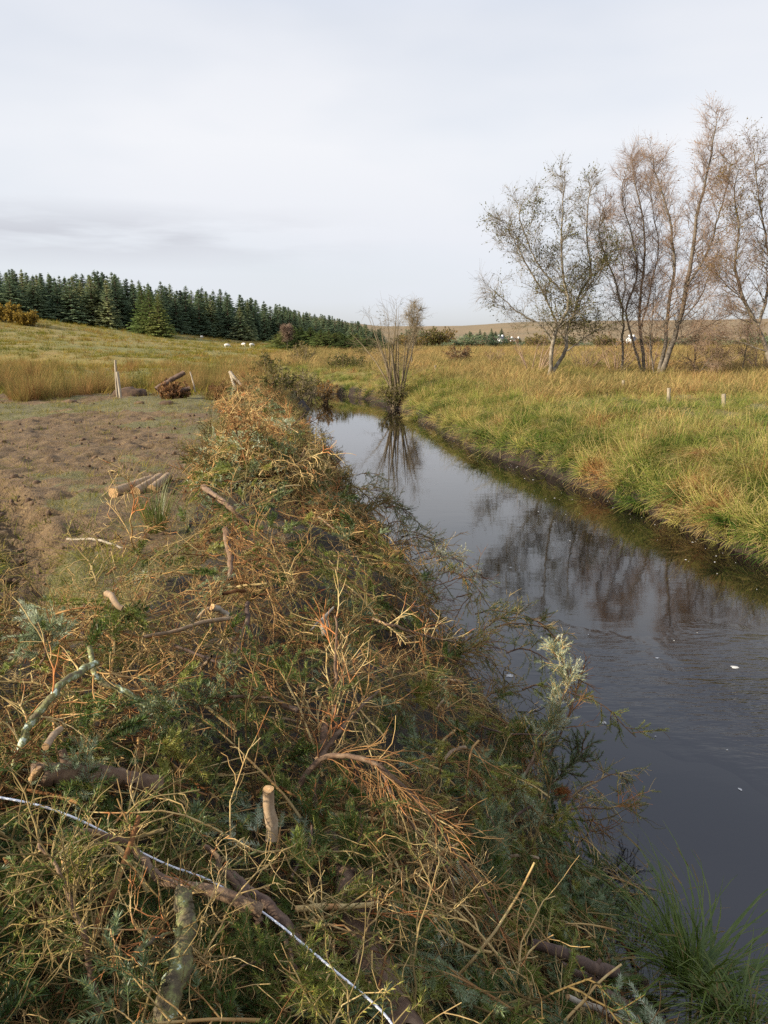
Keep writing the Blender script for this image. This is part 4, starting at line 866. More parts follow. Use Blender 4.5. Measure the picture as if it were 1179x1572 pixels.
# single boughs one can pick out on top of the heap
KN = [('dead_branch', 'leafless tan branch', 'dead branch', 'dry tan branches on the near heap', 120),
      ('mossy_branch', 'mossy twiggy branch', 'branch', 'mossy twiggy branches on the near heap', 50),
      ('spruce_bough', 'green spruce bough', 'spruce bough', 'green spruce boughs on the near heap', 70),
      ('silver_spruce_bough', 'silvery spruce bough', 'spruce bough', 'silvery spruce boughs on the near heap', 40)]
PM = []
for pr_ in nearP:
    PM.append([(('stem', 'needles')[j], p.mesh(('stem', 'needles')[j], m_)) for j, (p, m_) in enumerate(pr_)])
LM = [((70, 1188), 'sawn brown log at the left'), ((270, 1450), 'lichened upright stick'), ((440, 1440), 'white cord'), ((540, 1480), 'thick reddish trunk at the bottom'), ((490, 1160), 'bright cut stub in the middle'), ((412, 1220), 'pale stub below the middle'), ((90, 1080), 'dark arched limb at the left'), ((515, 1030), 'upright forked branch'), ((680, 1270), 'drooping bare bough'), ((860, 1090), 'silver sprays leaning over the water'), ((860, 1225), 'clump of brown needles'), ((900, 1490), 'dark log at the lower right'), ((500, 950), 'splintered pale wood'), ((370, 960), 'dark bent branch'), ((690, 970), 'brushy spur over the water'), ((60, 1380), 'lower left corner'), ((60, 1230), 'left end of the white cord'), ((200, 1290), 'long peeled red branch'), ((740, 1480), 'bottom edge right of the thick trunk'), ((560, 860), 'mid heap green boughs'), ((320, 900), 'rush tuft side of the heap'), ((30, 900), 'rutted ground at the left edge'), ((150, 829), 'thin white stick'), ((20, 1010), 'left edge above the arched limb'), ((220, 1010), 'bent dark branch'), ((130, 1100), 'forked mossy branch'), ((240, 1560), 'foot of the lichened stick'), ((120, 1500), 'spiky tan branch')]
LMP = [(hit(a[0], a[1], 0), n_) for a, n_ in LM]
def near_lm(p): return min(LMP, key=lambda q: np.linalg.norm(q[0][:2] - np.asarray(p)[:2]))
x, y = scatter_pts(3000, -4, 3.0, 1.25, 6.5, f_heap, 1.6); kd = kinds(x, y); rt = surf_rot(x, y, 0.3, 0.1); cnt = [0] * 4
for i in range(len(x)):
    k = kd[i]
    if cnt[k] >= KN[k][4]: continue
    cnt[k] += 1; s_ = (0.4 + 0.4 * rng.random()) if k < 2 else (.6 if k == 2 else .48) + .38 * rng.random(); z = float(top(x[i], y[i])) + 0.02 + 0.06 * rng.random()
    lmp, lmn = near_lm((x[i], y[i])); dd_ = math.hypot(x[i] - lmp[0], y[i] - lmp[1]); q_ = s_ if k < 2 else s_ - .15; sz_ = 'small' if q_ < 0.5 else ('medium' if q_ < 0.7 else 'large')
    sd2 = ('just beyond' if y[i] > lmp[1] + 0.1 else 'just in front of') if abs(y[i] - lmp[1]) > abs(x[i] - lmp[0]) else ('just right of' if x[i] > lmp[0] else 'just left of')
    if dd_ > 0.5: sd2 = sd2.replace('just ', 'farther ')
    e = thing(KN[k][0], '%s %s, %s the %s' % (sz_, KN[k][1], sd2, lmn), KN[k][2], (x[i] - .30 * s_ * math.cos(rt[i, 2]), y[i] - .30 * s_ * math.sin(rt[i, 2]), z), tuple(rt[i]), KN[k][3], s_)
    for nm_, me_ in PM[rng.integers(*rngs_near[k])]: obj(nm_, me_, e)
print('boughs', cnt)

# scrubby belt across the valley floor
r0_ = np.random.default_rng(77)
protos_v = []
for i in range(3):
    T = bush('valley_bush', 'dark olive bush of the valley belt left of the cottage', 'bush', 640 + 20 * i, 540, 215, 5.0, 3.4, 22, 'birch_twig', ['conifer', 'leaf_olive', 'leaf_yellow'][i], 1.0, 500 + i, 'bushes across the valley floor', leafsz=.32, tw=.03, l2=5, l3=4)
    protos_v.append(T)
for i in range(60):
    src = protos_v[[0, 1, 1, 0, 2][i % 5]]; px = 595 + 590 * r0_.random(); d = 190 + 130 * r0_.random()
    p = at_depth(px, 535, d); c_ = src.e.copy(); COL.objects.link(c_); c_.location = (p[0], p[1], float(ground(p[0], p[1])) - .3); c_.rotation_euler = (0, 0, r0_.random() * 6); q = .35 + .5 * r0_.random(); c_.scale = (q * 1.5, q * 1.5, q)
    c_['label'] = ('low ' if q < .6 else 'taller ') + ['dark green', 'olive', 'tawny'][[0, 1, 1, 0, 2][i % 5]] + ' bush on the valley floor ' + ['between the willow and the cottage', 'below the forked tree crown', 'behind the birch stems', 'at the right edge'][int(np.clip((px - 595) / 148, 0, 3))]
    for ch in src.e.children: o_ = ch.copy(); COL.objects.link(o_); o_.parent = c_

# broken sticks lying on the heap
x, y = scatter_pts(900, -4, 2.5, 1.4, 13, f_heap, 1.5); x, y = x[:110], y[:110]
for i in range(len(x)):
    r_ = (.0035 + .006 * rng.random()) * (1 + .05 * y[i]); L_ = .12 + .36 * rng.random() ** 1.5; a = rng.random() * 6.28; z = float(top(x[i], y[i])) + .03 + .05 * rng.random(); el = rng.normal() * .25 + .1
    d = np.array([math.cos(a) * math.cos(el), math.sin(a) * math.cos(el), math.sin(el)]); P = grow([[0, 0, 0]], [d], [L_], 9, .07)
    mb = MB(); tubes(mb, P, taper(1, 9, r_, r_ * .7), 6); lmp, lmn = near_lm((x[i], y[i])); k_ = i % 3
    e = thing('broken_stick', '%s broken stick %s the %s' % (['brown', 'dark', 'tan'][k_] + (' long' if L_ > .26 else ' short'), ('beyond' if y[i] > lmp[1] else 'before') + (' and right of' if x[i] > lmp[0] else ' and left of'), lmn), 'stick', (x[i], y[i], z), group='broken sticks on the heap')
    obj('bark', mb.mesh('bark', M[['log_bark', 'bark_dark', 'twig'][k_]]), e); mb = MB(); disc(mb, P[0, 0], P[0, 0] - P[0, 1], r_, k=8); obj('broken_end', mb.mesh('broken_end', M['cut']), e)

# ------------------------------------------------------------------ branches and logs one can single out
def limb(name, label, cat, pts, r0, r1, bark, cuts=(0,), twigs=0, twl=(0.15, 0.4), twm='twig', k=34, lifts=0.05, wig=0.006, needle=None, group=None, fn=None, cutmat='cut', bend=(0, 0, -0.02), peel=None, seed=1, knots=0, twr=0.0022, ang=0.7):
    r = np.random.default_rng(seed * 7 + 1)
    W = np.array([p if len(p) == 3 and not isinstance(p[2], str) and fn == 'world' else hit(p[0], p[1], (p[2] if len(p) > 2 else lifts) + (.07 if p[1] > 900 else 0) + (.06 if name in ('cut_stub', 'torn_branch', 'splintered_stick', 'upright_branch', 'forked_branch') else 0)) for p in pts])
    base = W[0].copy(); P = smooth_path(W, k); P[1:-1] += np.stack([np.convolve(r.normal(size=k + 2), np.ones(5) / 5, 'same')[2:k] for _ in range(3)], -1) * wig * 1.3
    R_ = np.linspace(r0, r1, k) * (1 + 0.05 * (vnoise(np.arange(k) * .5, seed * 3.1, 4) - .5) + 0.012 * r.normal(size=k)); T = Thing(name, label, cat, base, group); mb = MB(); tubes(mb, P, R_, 12); mb.v[-1] = mb.v[-1].reshape(k, 12, 3); cc_ = mb.v[-1] - P[:, None]; mb.v[-1] = (P[:, None] + cc_ * (1 + (.22 * (vnoise(np.arange(k)[:, None] * .8 + seed, np.arange(12)[None] * .9, 6) - .5) + .05 * r.normal(size=(k, 12)))[..., None])).reshape(-1, 3)
    for _ in range(knots):
        i = r.integers(2, k - 2); d = norm(r.normal(size=3)); tubes(mb, np.array([P[i], P[i] + d * R_[i] * 1.1, P[i] + d * R_[i] * (1.6 + r.random())]), np.array([R_[i] * .5, R_[i] * .42, R_[i] * .34]), 6)
    T.part('bark', mb, M[bark])
    for c_ in cuts:
        mb = MB()
        if c_ == 0: disc(mb, P[0], P[0] - P[1], R_[0] * 1.0)
        else: disc(mb, P[-1], P[-1] - P[-2], R_[-1] * 1.0)
        T.part('cut_face', mb, M[cutmat])
    if peel:
        a, b_ = int(peel[0] * (k - 1)), int(peel[1] * (k - 1)) + 1; q = P[a:b_]; n_ = len(q); mb = MB()
        nn = norm(np.array([0, 0, CAMZ]) - q); off = R_[a:b_][:, None] * 0.25
        tubes(mb, q + nn * off, R_[a:b_] * 0.85 * np.sin(np.linspace(0.35, np.pi - 0.35, n_)) ** 0.5, 8); T.part('peeled_wood', mb, M['cut'])
    if twigs:
        pos, tan, _, t_ = sample(P[None], twigs, 0.12, 1.0, r); D = splay(tan, ang * (0.7 + 0.6 * r.random(twigs)), r)
        P1 = grow(pos, D, twl[0] + (twl[1] - twl[0]) * r.random(twigs), 7, 0.10, bend, r); mb = MB(); tubes(mb, P1, taper(twigs, 7, twr * 1.6, twr * 0.8), 4)
        pos, tan, pi_, t_ = sample(P1, 5, 0.15, 1.0, r); P2 = grow(pos, splay(tan, 0.7, r), 0.05 + 0.10 * r.random(len(pos)) * twl[1] / 0.35, 5, 0.12, bend, r); tubes(mb, P2, taper(len(P2), 5, twr, twr * 0.55), 3)
        T.part('twigs', mb, M[twm])
        if needle:
            nb = MB(); q = P2 if needle[1] >= 1 else P2[r.random(len(P2)) < needle[1]]
            spray(q, 50, 0.019, 0.0012, r, nb); q = P1[r.random(len(P1)) < min(1, needle[1])]; spray(q, 80, 0.019, 0.0012, r, nb, 0, 0.3); T.part('needles', nb, M[needle[0]])
    return T
limb('cut_log', 'sawn brown log with a pale cut end lying at the left of the heap', 'log', [(62, 1188, .10), (110, 1188, .10), (165, 1190, .09), (245, 1206, .04)], .033, .026, 'bark_red', knots=3, seed=1)
limb('lichened_stick', 'thick green lichened stick standing up at the bottom left', 'stick', [(284, 1366, .22), (281, 1400, .2), (284, 1440, .17), (272, 1500, .13), (248, 1590, .08)], .019, .026, 'bark_moss', cuts=(0,), knots=5, seed=2)
limb('peeled_branch', 'long reddish branch with a bright torn end in front of the white cord', 'branch', [(400, 1398, .13), (340, 1376, .13), (262, 1358, .12), (225, 1325, .11), (185, 1290, .12), (122, 1278, .12)], .017, .009, 'bark_red', peel=(0, .18), twigs=10, twl=(.08, .3), seed=3)
limb('arched_limb', 'dark mossy limb arching up at the left of the heap', 'branch', [(22, 1178, .04), (40, 1130, .11), (62, 1090, .16), (100, 1045, .2), (148, 1018, .2)], .012, .012, 'bark_moss', cuts=(), twigs=7, twl=(.1, .3), seed=4)
limb('forked_limb', 'mossy forked branch hanging from the arched limb', 'branch', [(137, 992, .22), (146, 1035, .16), (160, 1050, .14), (190, 1060, .12), (225, 1085, .1)], .009, .012, 'bark_moss', cuts=(), twigs=8, twl=(.1, .3), seed=5)
limb('bent_branch', 'dark bent branch standing out of the tangle above the middle', 'branch', [(381, 925, .18), (378, 960, .14), (362, 1005, .1), (340, 1048, .06)], .010, .013, 'bark_dark', cuts=(), twigs=6, seed=6)
limb('upright_branch', 'straight upright tan branch beside the bright cut stub', 'branch', [(514, 1135, .03), (516, 1080, .14), (518, 1010, .27), (514, 945, .4)], .010, .004, 'bark_red', cuts=(), twigs=9, twl=(.1, .3), seed=7, bend=(0, 0, .05))
limb('forked_branch', 'tan branch forking right from the bright cut stub', 'branch', [(478, 1200, .0), (500, 1150, .08), (540, 1100, .16), (580, 1060, .24)], .014, .005, 'bark_red', cuts=(), twigs=10, twl=(.1, .3), seed=8, bend=(0, 0, .03))
limb('cut_stub', 'short stub with a bright orange sawn end in the middle of the heap', 'branch stub', [(498, 1112, .16), (496, 1135, .11), (490, 1165, .04)], .014, .016, 'bark_red', seed=9, k=8)
limb('cut_stub', 'torn orange stub just below the bright sawn stub', 'branch stub', [(488, 1166, .13), (484, 1190, .07), (478, 1240, .0)], .011, .014, 'bark_red', seed=10, k=8, peel=(0, .5))
limb('cut_stub', 'pale barked stub with a cream sawn end below the middle of the heap', 'branch stub', [(412, 1212, .15), (413, 1245, .09), (416, 1290, .0)], .016, .019, 'log_bark', seed=11, k=8)
limb('drooping_bough', 'long bare bough arching right and down with hanging tan twigs', 'bough', [(455, 1215, .08), (490, 1168, .2), (540, 1160, .26), (590, 1178, .28), (640, 1230, .26), (690, 1300, .22), (745, 1370, .16), (775, 1440, .08)], .011, .004, 'bark_red', cuts=(), twigs=38, twl=(.12, .28), seed=12, bend=(0.02, -0.05, -0.08), twr=.0015)
limb('drooping_bough', 'second thin bare bough hanging inside the long arching one', 'bough', [(585, 1172, .2), (600, 1215, .18), (635, 1270, .15), (680, 1320, .12), (700, 1390, .06)], .006, .003, 'bark_red', cuts=(), twigs=18, twl=(.1, .26), seed=13, bend=(0.02, -0.04, -0.07), twr=.0014)
limb('spruce_log', 'thick reddish spruce log sunk in the heap at the bottom', 'trunk', [(505, 1285, -.04), (535, 1370, -.02), (560, 1450, .0), (625, 1600, .02)], .030, .050, 'bark_red', cuts=(), knots=6, twigs=6, twl=(.1, .3), seed=14)
limb('dark_pole', 'dark pole crossing under the white cord', 'pole', [(345, 1335, .02), (395, 1375, .05), (440, 1420, .03), (475, 1480, .0)], .013, .015, 'bark_dark', cuts=(), seed=15)
limb('dark_pole', 'reddish dark pole with a torn tip above the white cord', 'pole', [(316, 1300, .1), (345, 1340, .07), (385, 1380, .04), (400, 1420, .0)], .007, .012, 'bark_red', cuts=(0,), peel=(0, .3), seed=16)
limb('broken_twig', 'short broken orange stick below the white cord', 'stick', [(432, 1432, .06), (445, 1465, .05), (456, 1495, .02)], .006, .005, 'bark_red', cuts=(1,), peel=(.5, 1.0), seed=17, k=10)
limb('dark_log', 'dark log with a sawn end near the water at the lower right', 'log', [(988, 1508, .10), (930, 1492, .12), (870, 1468, .12), (812, 1447, .06)], .026, .017, 'bark_dark', knots=4, seed=18, cutmat='log_bark')
limb('dark_log', 'thinner dark log lying under the lower right one', 'log', [(1000, 1553, .05), (950, 1535, .06), (900, 1500, .06), (850, 1478, .03)], .017, .012, 'bark_dark', cuts=(), seed=19)
limb('peeled_stick', 'pale yellow peeled stick at the bottom right', 'stick', [(872, 1530, .10), (915, 1548, .10), (970, 1572, .08)], .009, .012, 'pale_wood', cuts=(0,), seed=20, k=12)
limb('splintered_stick', 'pale splintered wood sticking up left of the upright branch', 'stick', [(512, 932, .2), (500, 950, .17), (498, 975, .1)], .004, .012, 'pale_wood', cuts=(), seed=21, k=10)
limb('splintered_stick', 'thin splinter leaning off the splintered wood', 'stick', [(476, 968, .14), (498, 946, .18), (505, 962, .13)], .004, .007, 'pale_wood', cuts=(), seed=22, k=10)
limb('pale_branch', 'sawn brown branch lying across the upper heap', 'branch', [(312, 748, .22), (340, 768, .22), (382, 806, .14)], .024, .012, 'bark_red', seed=23, twigs=6, twl=(.2, .4))
limb('root_branch', 'reddish branch hanging down with orange torn fibres in the upper heap', 'branch', [(345, 812, .24), (352, 850, .14), (354, 890, .05)], .018, .014, 'bark_red', cuts=(0,), peel=(.4, 1), twigs=12, twl=(.15, .4), seed=24)
limb('white_stick', 'thin whitened stick lying in the grass left of the heap', 'stick', [(103, 828, .06), (150, 829, .10), (190, 842, .08)], .011, .009, 'pale_wood', cuts=(0,), seed=25, fn=None)
limb('cut_stub', 'pale sawn stub lying at the upper left of the tangle', 'branch stub', [(164, 911, .10), (176, 922, .10), (188, 934, .08)], .012, .011, 'log_bark', seed=26, k=6)
limb('cut_stub', 'pale chip of split wood right of the first stub', 'wood chip', [(326, 932, .14), (340, 938, .14), (352, 944, .12)], .016, .008, 'pale_wood', seed=27, k=6)
limb('cut_stub', 'pale sawn stub above the brown log', 'branch stub', [(70, 1146, .15), (82, 1132, .12), (92, 1120, .08)], .010, .011, 'log_bark', seed=28, k=6)
limb('torn_branch', 'thin branch with a pale torn end left of the bright stub', 'branch', [(455, 1092, .16), (430, 1080, .17), (395, 1072, .15), (350, 1070, .12)], .011, .006, 'bark_red', twigs=8, twl=(.1, .25), seed=29)
limb('torn_branch', 'thin bright orange branch running right above the dark gap', 'branch', [(573, 950, .14), (610, 962, .17), (650, 976, .16), (700, 985, .1)], .008, .006, 'bark_red', cuts=(0,), twigs=10, twl=(.1, .3), seed=30, peel=(0, .25))
limb('spiky_branch', 'tan spiky branch rising in the bottom left twig mass', 'branch', [(150, 1560, .0), (140, 1480, .1), (128, 1420, .16), (95, 1345, .22), (60, 1290, .26)], .008, .003, 'bark_red', cuts=(), twigs=26, twl=(.08, .22), twm='twig_green', seed=31, needle=('needle_green', .15), twr=.0015)
limb('spiky_branch', 'pale twiggy branch curving beside the lichened stick', 'branch', [(185, 1580, .0), (195, 1500, .12), (225, 1450, .18), (290, 1425, .17)], .007, .003, 'bark_moss', cuts=(), twigs=16, twl=(.08, .2), twm='twig_green', seed=32, twr=.0015)
# boughs reaching over the water
def over(name, label, pts, n, twl, ndl, seed, r0=.008, cat='spruce bough', twm='twig', bend=(0, 0, -0.03), twr=.0022):
    W = [tuple(at_depth(a, b_, d)) for a, b_, d in pts]
    return limb(name, label, cat, W, r0, .003, 'bark_red', cuts=(), twigs=n, twl=twl, needle=ndl, seed=seed, fn='world', bend=bend, twm=twm, twr=twr, ang=.8)
over('overhanging_bough', 'silver-tipped spruce bough rising above the water at the heap edge', [(800, 1200, 3.8), (835, 1130, 4.0), (862, 1075, 4.15), (872, 1030, 4.25), (850, 1003, 4.3)], 34, (.07, .15), ('needle_silver', .9), 50, bend=(0, 0, .04))
for q_, (l_, pp) in enumerate([('silver bough low left of the rising silver-tipped one', [(770, 1240, 3.8), (810, 1185, 3.9), (835, 1140, 4.0), (845, 1110, 4.05)]), ('silver bough pointing at the water just above the brown needle clump', [(790, 1260, 3.7), (840, 1210, 3.85), (875, 1175, 3.95), (895, 1150, 4.0)]), ('olive-silver bough left of the two low silver ones', [(750, 1210, 3.9), (785, 1160, 4.0), (805, 1125, 4.1)])]):
    over('overhanging_bough', l_, pp, 24, (.06, .14), ('needle_silver' if q_ < 2 else 'needle_green', 1.0), 44 + q_, bend=(0, 0, .05))
over('overhanging_bough', 'bare twiggy bough beside the silver-tipped one over the water', [(840, 1170, 3.95), (868, 1110, 4.1), (884, 1060, 4.25), (890, 1040, 4.3)], 14, (.08, .18), None, 51, bend=(0.03, 0, .03), cat='bare bough')
over('overhanging_bough', 'spruce bough trailing in the water beyond the brown needle clump', [(858, 1238, 4.1), (890, 1215, 4.3), (925, 1195, 4.5), (950, 1188, 4.6), (965, 1205, 4.6)], 16, (.12, .26), ('needle_silver', .45), 52, twr=.0018)
over('overhanging_bough', 'lower green bough dipping into the water beyond the brown needle clump', [(855, 1245, 4.1), (900, 1240, 4.25), (940, 1240, 4.35), (965, 1228, 4.45)], 14, (.10, .24), ('needle_green', .4), 53, twr=.0018)
over('overhanging_bough', 'brushy olive spur of the heap pointing over the river', [(640, 1030, 5.2), (690, 1000, 5.5), (730, 975, 5.8), (775, 945, 6.1)], 40, (.14, .32), ('needle_green', .25), 54, twm='twig_green', r0=.012)
over('overhanging_bough', 'second brushy spur just below the first over the river', [(620, 1010, 5.2), (680, 1010, 5.3), (720, 1000, 5.5), (755, 985, 5.7)], 34, (.14, .3), ('needle_green', .3), 55, twm='twig', r0=.012)
over('overhanging_bough', 'thin bare twigs reaching over calm water above the spur', [(570, 860, 8.4), (610, 835, 8.8), (650, 840, 9.0), (683, 828, 9.2)], 12, (.2, .4), None, 56, cat='bare bough', r0=.010, twr=.0030)
over('overhanging_bough', 'orange twigs with pale needles reaching over the water above the spur', [(600, 930, 6.8), (650, 905, 7.1), (700, 890, 7.4), (742, 880, 7.6)], 22, (.15, .35), ('needle_silver', .25), 57, r0=.010)
over('overhanging_bough', 'small green bough hanging over the water at the upper heap edge', [(505, 762, 11.0), (535, 745, 11.4), (562, 760, 11.6), (582, 778, 11.7)], 20, (.18, .36), ('needle_green', 1.0), 58, r0=.014, twr=.004)
over('overhanging_bough', 'dark dead stake and twigs standing in the water beside the spur', [(655, 975, 6.7), (658, 940, 6.75), (664, 905, 6.8)], 6, (.15, .35), None, 59, cat='bare bough', r0=.014, bend=(0.05, 0, -.06))
for i, (px, py) in enumerate([(498, 640), (505, 690), (512, 720), (600, 850), (630, 880), (770, 1060), (500, 615)]):
    d = at_z(px, py, 0.45)[1]; over('overhanging_bough', ['dark twig bundle over the far water edge of the heap', 'green twig bundle over the water left of the calm reach', 'low twig bundle touching water below the far heap', 'sparse bough over the calm water beside the mid heap', 'sparse green bough just nearer than the bare twigs', 'olive bough over the ripples left of the silver spray', 'reddish twigs dipping in the water at the river bend'][i], [(px - 30, py + 14, d), (px - 8, py + 2, d + .1), (px + 12, py + 4, d + .2)], 14, (.12, .35), ('needle_green', .5), 70 + i, r0=.008, twr=.0014 * (1 + d / 12), cat='bough')
for i in range(20):
    y_ = 4.9 + 8.5 * i / 20 + .2 * rng.random(); x_ = np.interp(y_, RY, RL) + .02; z_ = .62 + .15 * rng.random(); a_ = rng.normal() * .6 - .2; L_ = .35 + .35 * rng.random(); dx_, dy_ = math.cos(a_) * L_, math.sin(a_) * L_; lm_ = near_lm((x_, y_)); kd_ = i % 3
    limb('overhanging_bough', '%s bough over the water edge, %s the %s' % (['green', 'silvery', 'mostly bare'][kd_], 'beyond' if y_ > lm_[0][1] else 'before', lm_[1]), 'bough', [(x_ - .15, y_, z_ + .12), (x_, y_, z_ + .15), (x_ + dx_ * .6, y_ + dy_ * .6, z_ + .08), (x_ + dx_, y_ + dy_, z_ - .12)], .007, .003, 'bark_red', cuts=(), twigs=14, twl=(.08, .24), needle=(('needle_green', 'needle_silver', 'needle_green')[kd_], (.9, .9, .2)[kd_]), seed=200 + i, fn='world', bend=(.01, 0, -.02), twr=.0012 * (1 + .08 * y_), ang=.8, group='boughs spilling over the water edge')
# brown needle clump
b0 = at_depth(862, 1217, 4.2); nb = MB(); q = rng.normal(size=(700, 3)); q = norm(q) * rng.random((700, 1)) ** .5; c_ = b0 + q * np.array([.05, .05, .035]); needles(nb, c_, norm(q + rng.normal(size=q.shape) * .6 + (0, 0, .3)), .028, .0022)
T = Thing('needle_clump', 'clump of rusty brown dead needles at the water edge of the heap', 'needle clump', b0); T.part('needles', nb, M['dead_leaf'], smooth=False)
mb = MB(); tubes(mb, smooth_path([b0 - (.12, .1, .05), b0, b0 + (.05, .04, .01)], 8), np.linspace(.006, .003, 8), 5); T.part('stem', mb, M['bark_red'])

# white cord looping over the heap
pts = [(-12, 1222, .16), (60, 1236, .16), (130, 1262, .13), (200, 1300, .10), (262, 1330, .09), (310, 1346, .11), (370, 1378, .12), (430, 1420, .14), (480, 1462, .15), (540, 1512, .15), (590, 1556, .14), (612, 1590, .14)]
P = smooth_path([hit(p[0], p[1], p[2] + .05) for p in pts], 90); k = np.ones(7) / 7; P[3:-3] = np.stack([np.convolve(P[:, j], k, 'valid') for j in range(3)], -1)
mb = MB(); tubes(mb, P, np.full(90, .0028), 6); a = np.arange(90) * 2.2; tubes(mb, P + np.stack([np.cos(a), np.sin(a), np.sin(a + 1)], -1) * .0012, np.full(90, .0020), 5)
tag(obj('cord', mb.mesh('cord', M['cord'])), 'thin white twisted cord running over the heap to the bottom edge', 'cord')

# three short logs on the field
def field_log(label, a, b_, r_, gz):
    A = at_z(a[0], a[1], 1.5 + r_ * .8); B = at_z(b_[0], b_[1], 1.5 + r_ * .8); P = smooth_path([A, (A + B) / 2 + rng.normal(size=3) * .01, B], 14); T = Thing('cut_log', label, 'log', A, 'logs lying together on the field')
    mb = MB(); tubes(mb, P, r_ * (1 + .04 * rng.normal(size=14)), 14); T.part('bark', mb, M['log_bark'])
    for e, o_ in ((0, 1), (-1, -2)): mb = MB(); disc(mb, P[e], P[e] - P[o_], r_, k=16); T.part('cut_face', mb, M['cut'])
field_log('longest of the field logs, its cream sawn end facing the camera', (174, 757), (232, 737), .062, 0)
field_log('middle of the three field logs lying side by side', (208, 756), (246, 733), .058, 0)
field_log('rightmost and greyest of the three field logs', (232, 752), (258, 732), .055, 0)

# individual rush and grass tussocks
def tussock(name, label, px, py, n, h, spread, w, mat, lean=.5, z=None, seed=1, tipm='rush_tip', tip=.45, bend=.2, tilt=(0, 0), cat='tussock', k=6):
    p = hit(px, py, 0, lambda a, b_: np.maximum(ground(a, b_, False), -.05)) if z is None else at_z(px, py, z)
    e = thing(name, label, cat, tuple(p), (tilt[0], tilt[1], rng.random() * 6.28 if tilt == (0, 0) else 0)); me = tuft(n, h, spread, w, lean, k, [M[mat], M[tipm]], bend, tip); me.name = 'blades'
    obj('blades', me, e); cr = MB(); r = rng; V = tuft(n // 5, h * .35, spread * 1.1, w * 1.2, .9, 4, [M['rush_tip']], .3); V.name = 'dead_thatch'; obj('dead_thatch', V, e); return e
tussock('rush_tussock', 'big rush tussock leaning over the water at the lower right corner', 1075, 1510, 230, .78, .15, .0062, 'rush', .55, z=.42, tilt=(-.1, .45), tip=.4, bend=.16)
tussock('rush_tussock', 'low grassy rush spilling left under the big corner tussock', 1150, 1560, 420, .6, .18, .0028, 'rush', .9, z=.55, tilt=(-.2, .2), bend=.3)
tussock('rush_tussock', 'dark tuft of sedge between the corner tussock and the dark log', 985, 1440, 150, .45, .10, .0022, 'rush', .5, z=.25, tilt=(0, .1))
tussock('rush_tuft', 'upright green rush tuft standing between the field logs and the heap', 240, 818, 200, .62, .07, .0035, 'rush', .16, seed=3, cat='rush tuft', tip=.3, bend=.05)
tussock('rush_tuft', 'thin yellow rush tuft left of the heap below the white stick', 165, 870, 150, .55, .16, .0026, 'short_grass', .5, cat='rush tuft')
tussock('rush_tuft', 'flattened pale rush tuft around the thin white stick', 150, 845, 160, .5, .2, .0028, 'short_grass', .9, cat='rush tuft', bend=.4)
tussock('rush_tuft', 'dark green rush tuft at the far edge of the field', 62, 604, 160, .9, .25, .007, 'rush', .3, cat='rush tuft', z=1.5)
GT = 'broad-leaved tussocks on the far bank'
for i, (px, py, h, sp_, w_, lab) in enumerate([(1050, 765, .75, .22, .0075, 'bright green arching tussock halfway up the far bank'), (745, 668, .8, .3, .009, 'dark green tussock hanging to the water on the far bank'), (880, 690, .7, .25, .008, 'green tussock above the waterline mid far bank'),
    (690, 625, .9, .35, .011, 'dark rush clump beyond the hanging tussock'), (1165, 655, .8, .3, .008, 'green clump at the right edge below the nearest post'), (940, 665, .6, .25, .008, 'yellowish green tussock below the middle posts'), (1120, 800, .6, .22, .0065, 'pale tussock at the water edge near the right'),
    (985, 775, .55, .2, .007, 'low tussock over the dark bank foot'), (820, 640, .8, .3, .009, 'olive clump below the first leaning post'), (640, 640, .7, .25, .010, 'tuft at the water edge right of the willow'), (1010, 690, .6, .25, .008, 'tawny tussock at mid height of the far bank'), (1090, 700, .65, .22, .007, 'russet clump up the far bank')]):
    tussock('grass_tussock', lab, px, py, 200, h * 1.15, sp_ * .7, w_ * 1.25, 'rush' if i in (0, 1, 3, 4, 2) else 'grass', .6, tipm='rush_tip', tip=.15, bend=.35)

for i in range(26):
    y_ = 8.2 + 27 * (i + .5 * rng.random()) / 26; x_ = np.interp(y_, RY, RR) + .30 + .35 * rng.random(); z_ = float(ground(x_, y_, False)); g_ = i % 3
    e = thing('grass_tussock', ['green', 'straw-coloured', 'olive'][g_] + ' tussock hanging over the far bank edge, %s' % ['at the right of the picture', 'below the nearest post', 'below the tall birch', 'below the forked tree', 'near the willow'][int(np.clip((34 - y_ if False else (y_ - 8) / 5.6), 0, 4))], 'tussock', (x_, y_, z_ - .05), (rng.normal() * .15, -.55, rng.normal() * .4), 'tussocks along the far bank edge')
    me = tuft(120, .62 + .25 * rng.random(), .14, .0055 * (1 + .02 * y_), .7, 6, [M[['rush', 'straw', 'grass'][g_]], M['straw']], .34, .15); me.name = 'blades'; obj('blades', me, e); V = tuft(40, .3, .2, .005, .9, 4, [M['straw']], .3); V.name = 'dead_thatch'; obj('dead_thatch', V, e)
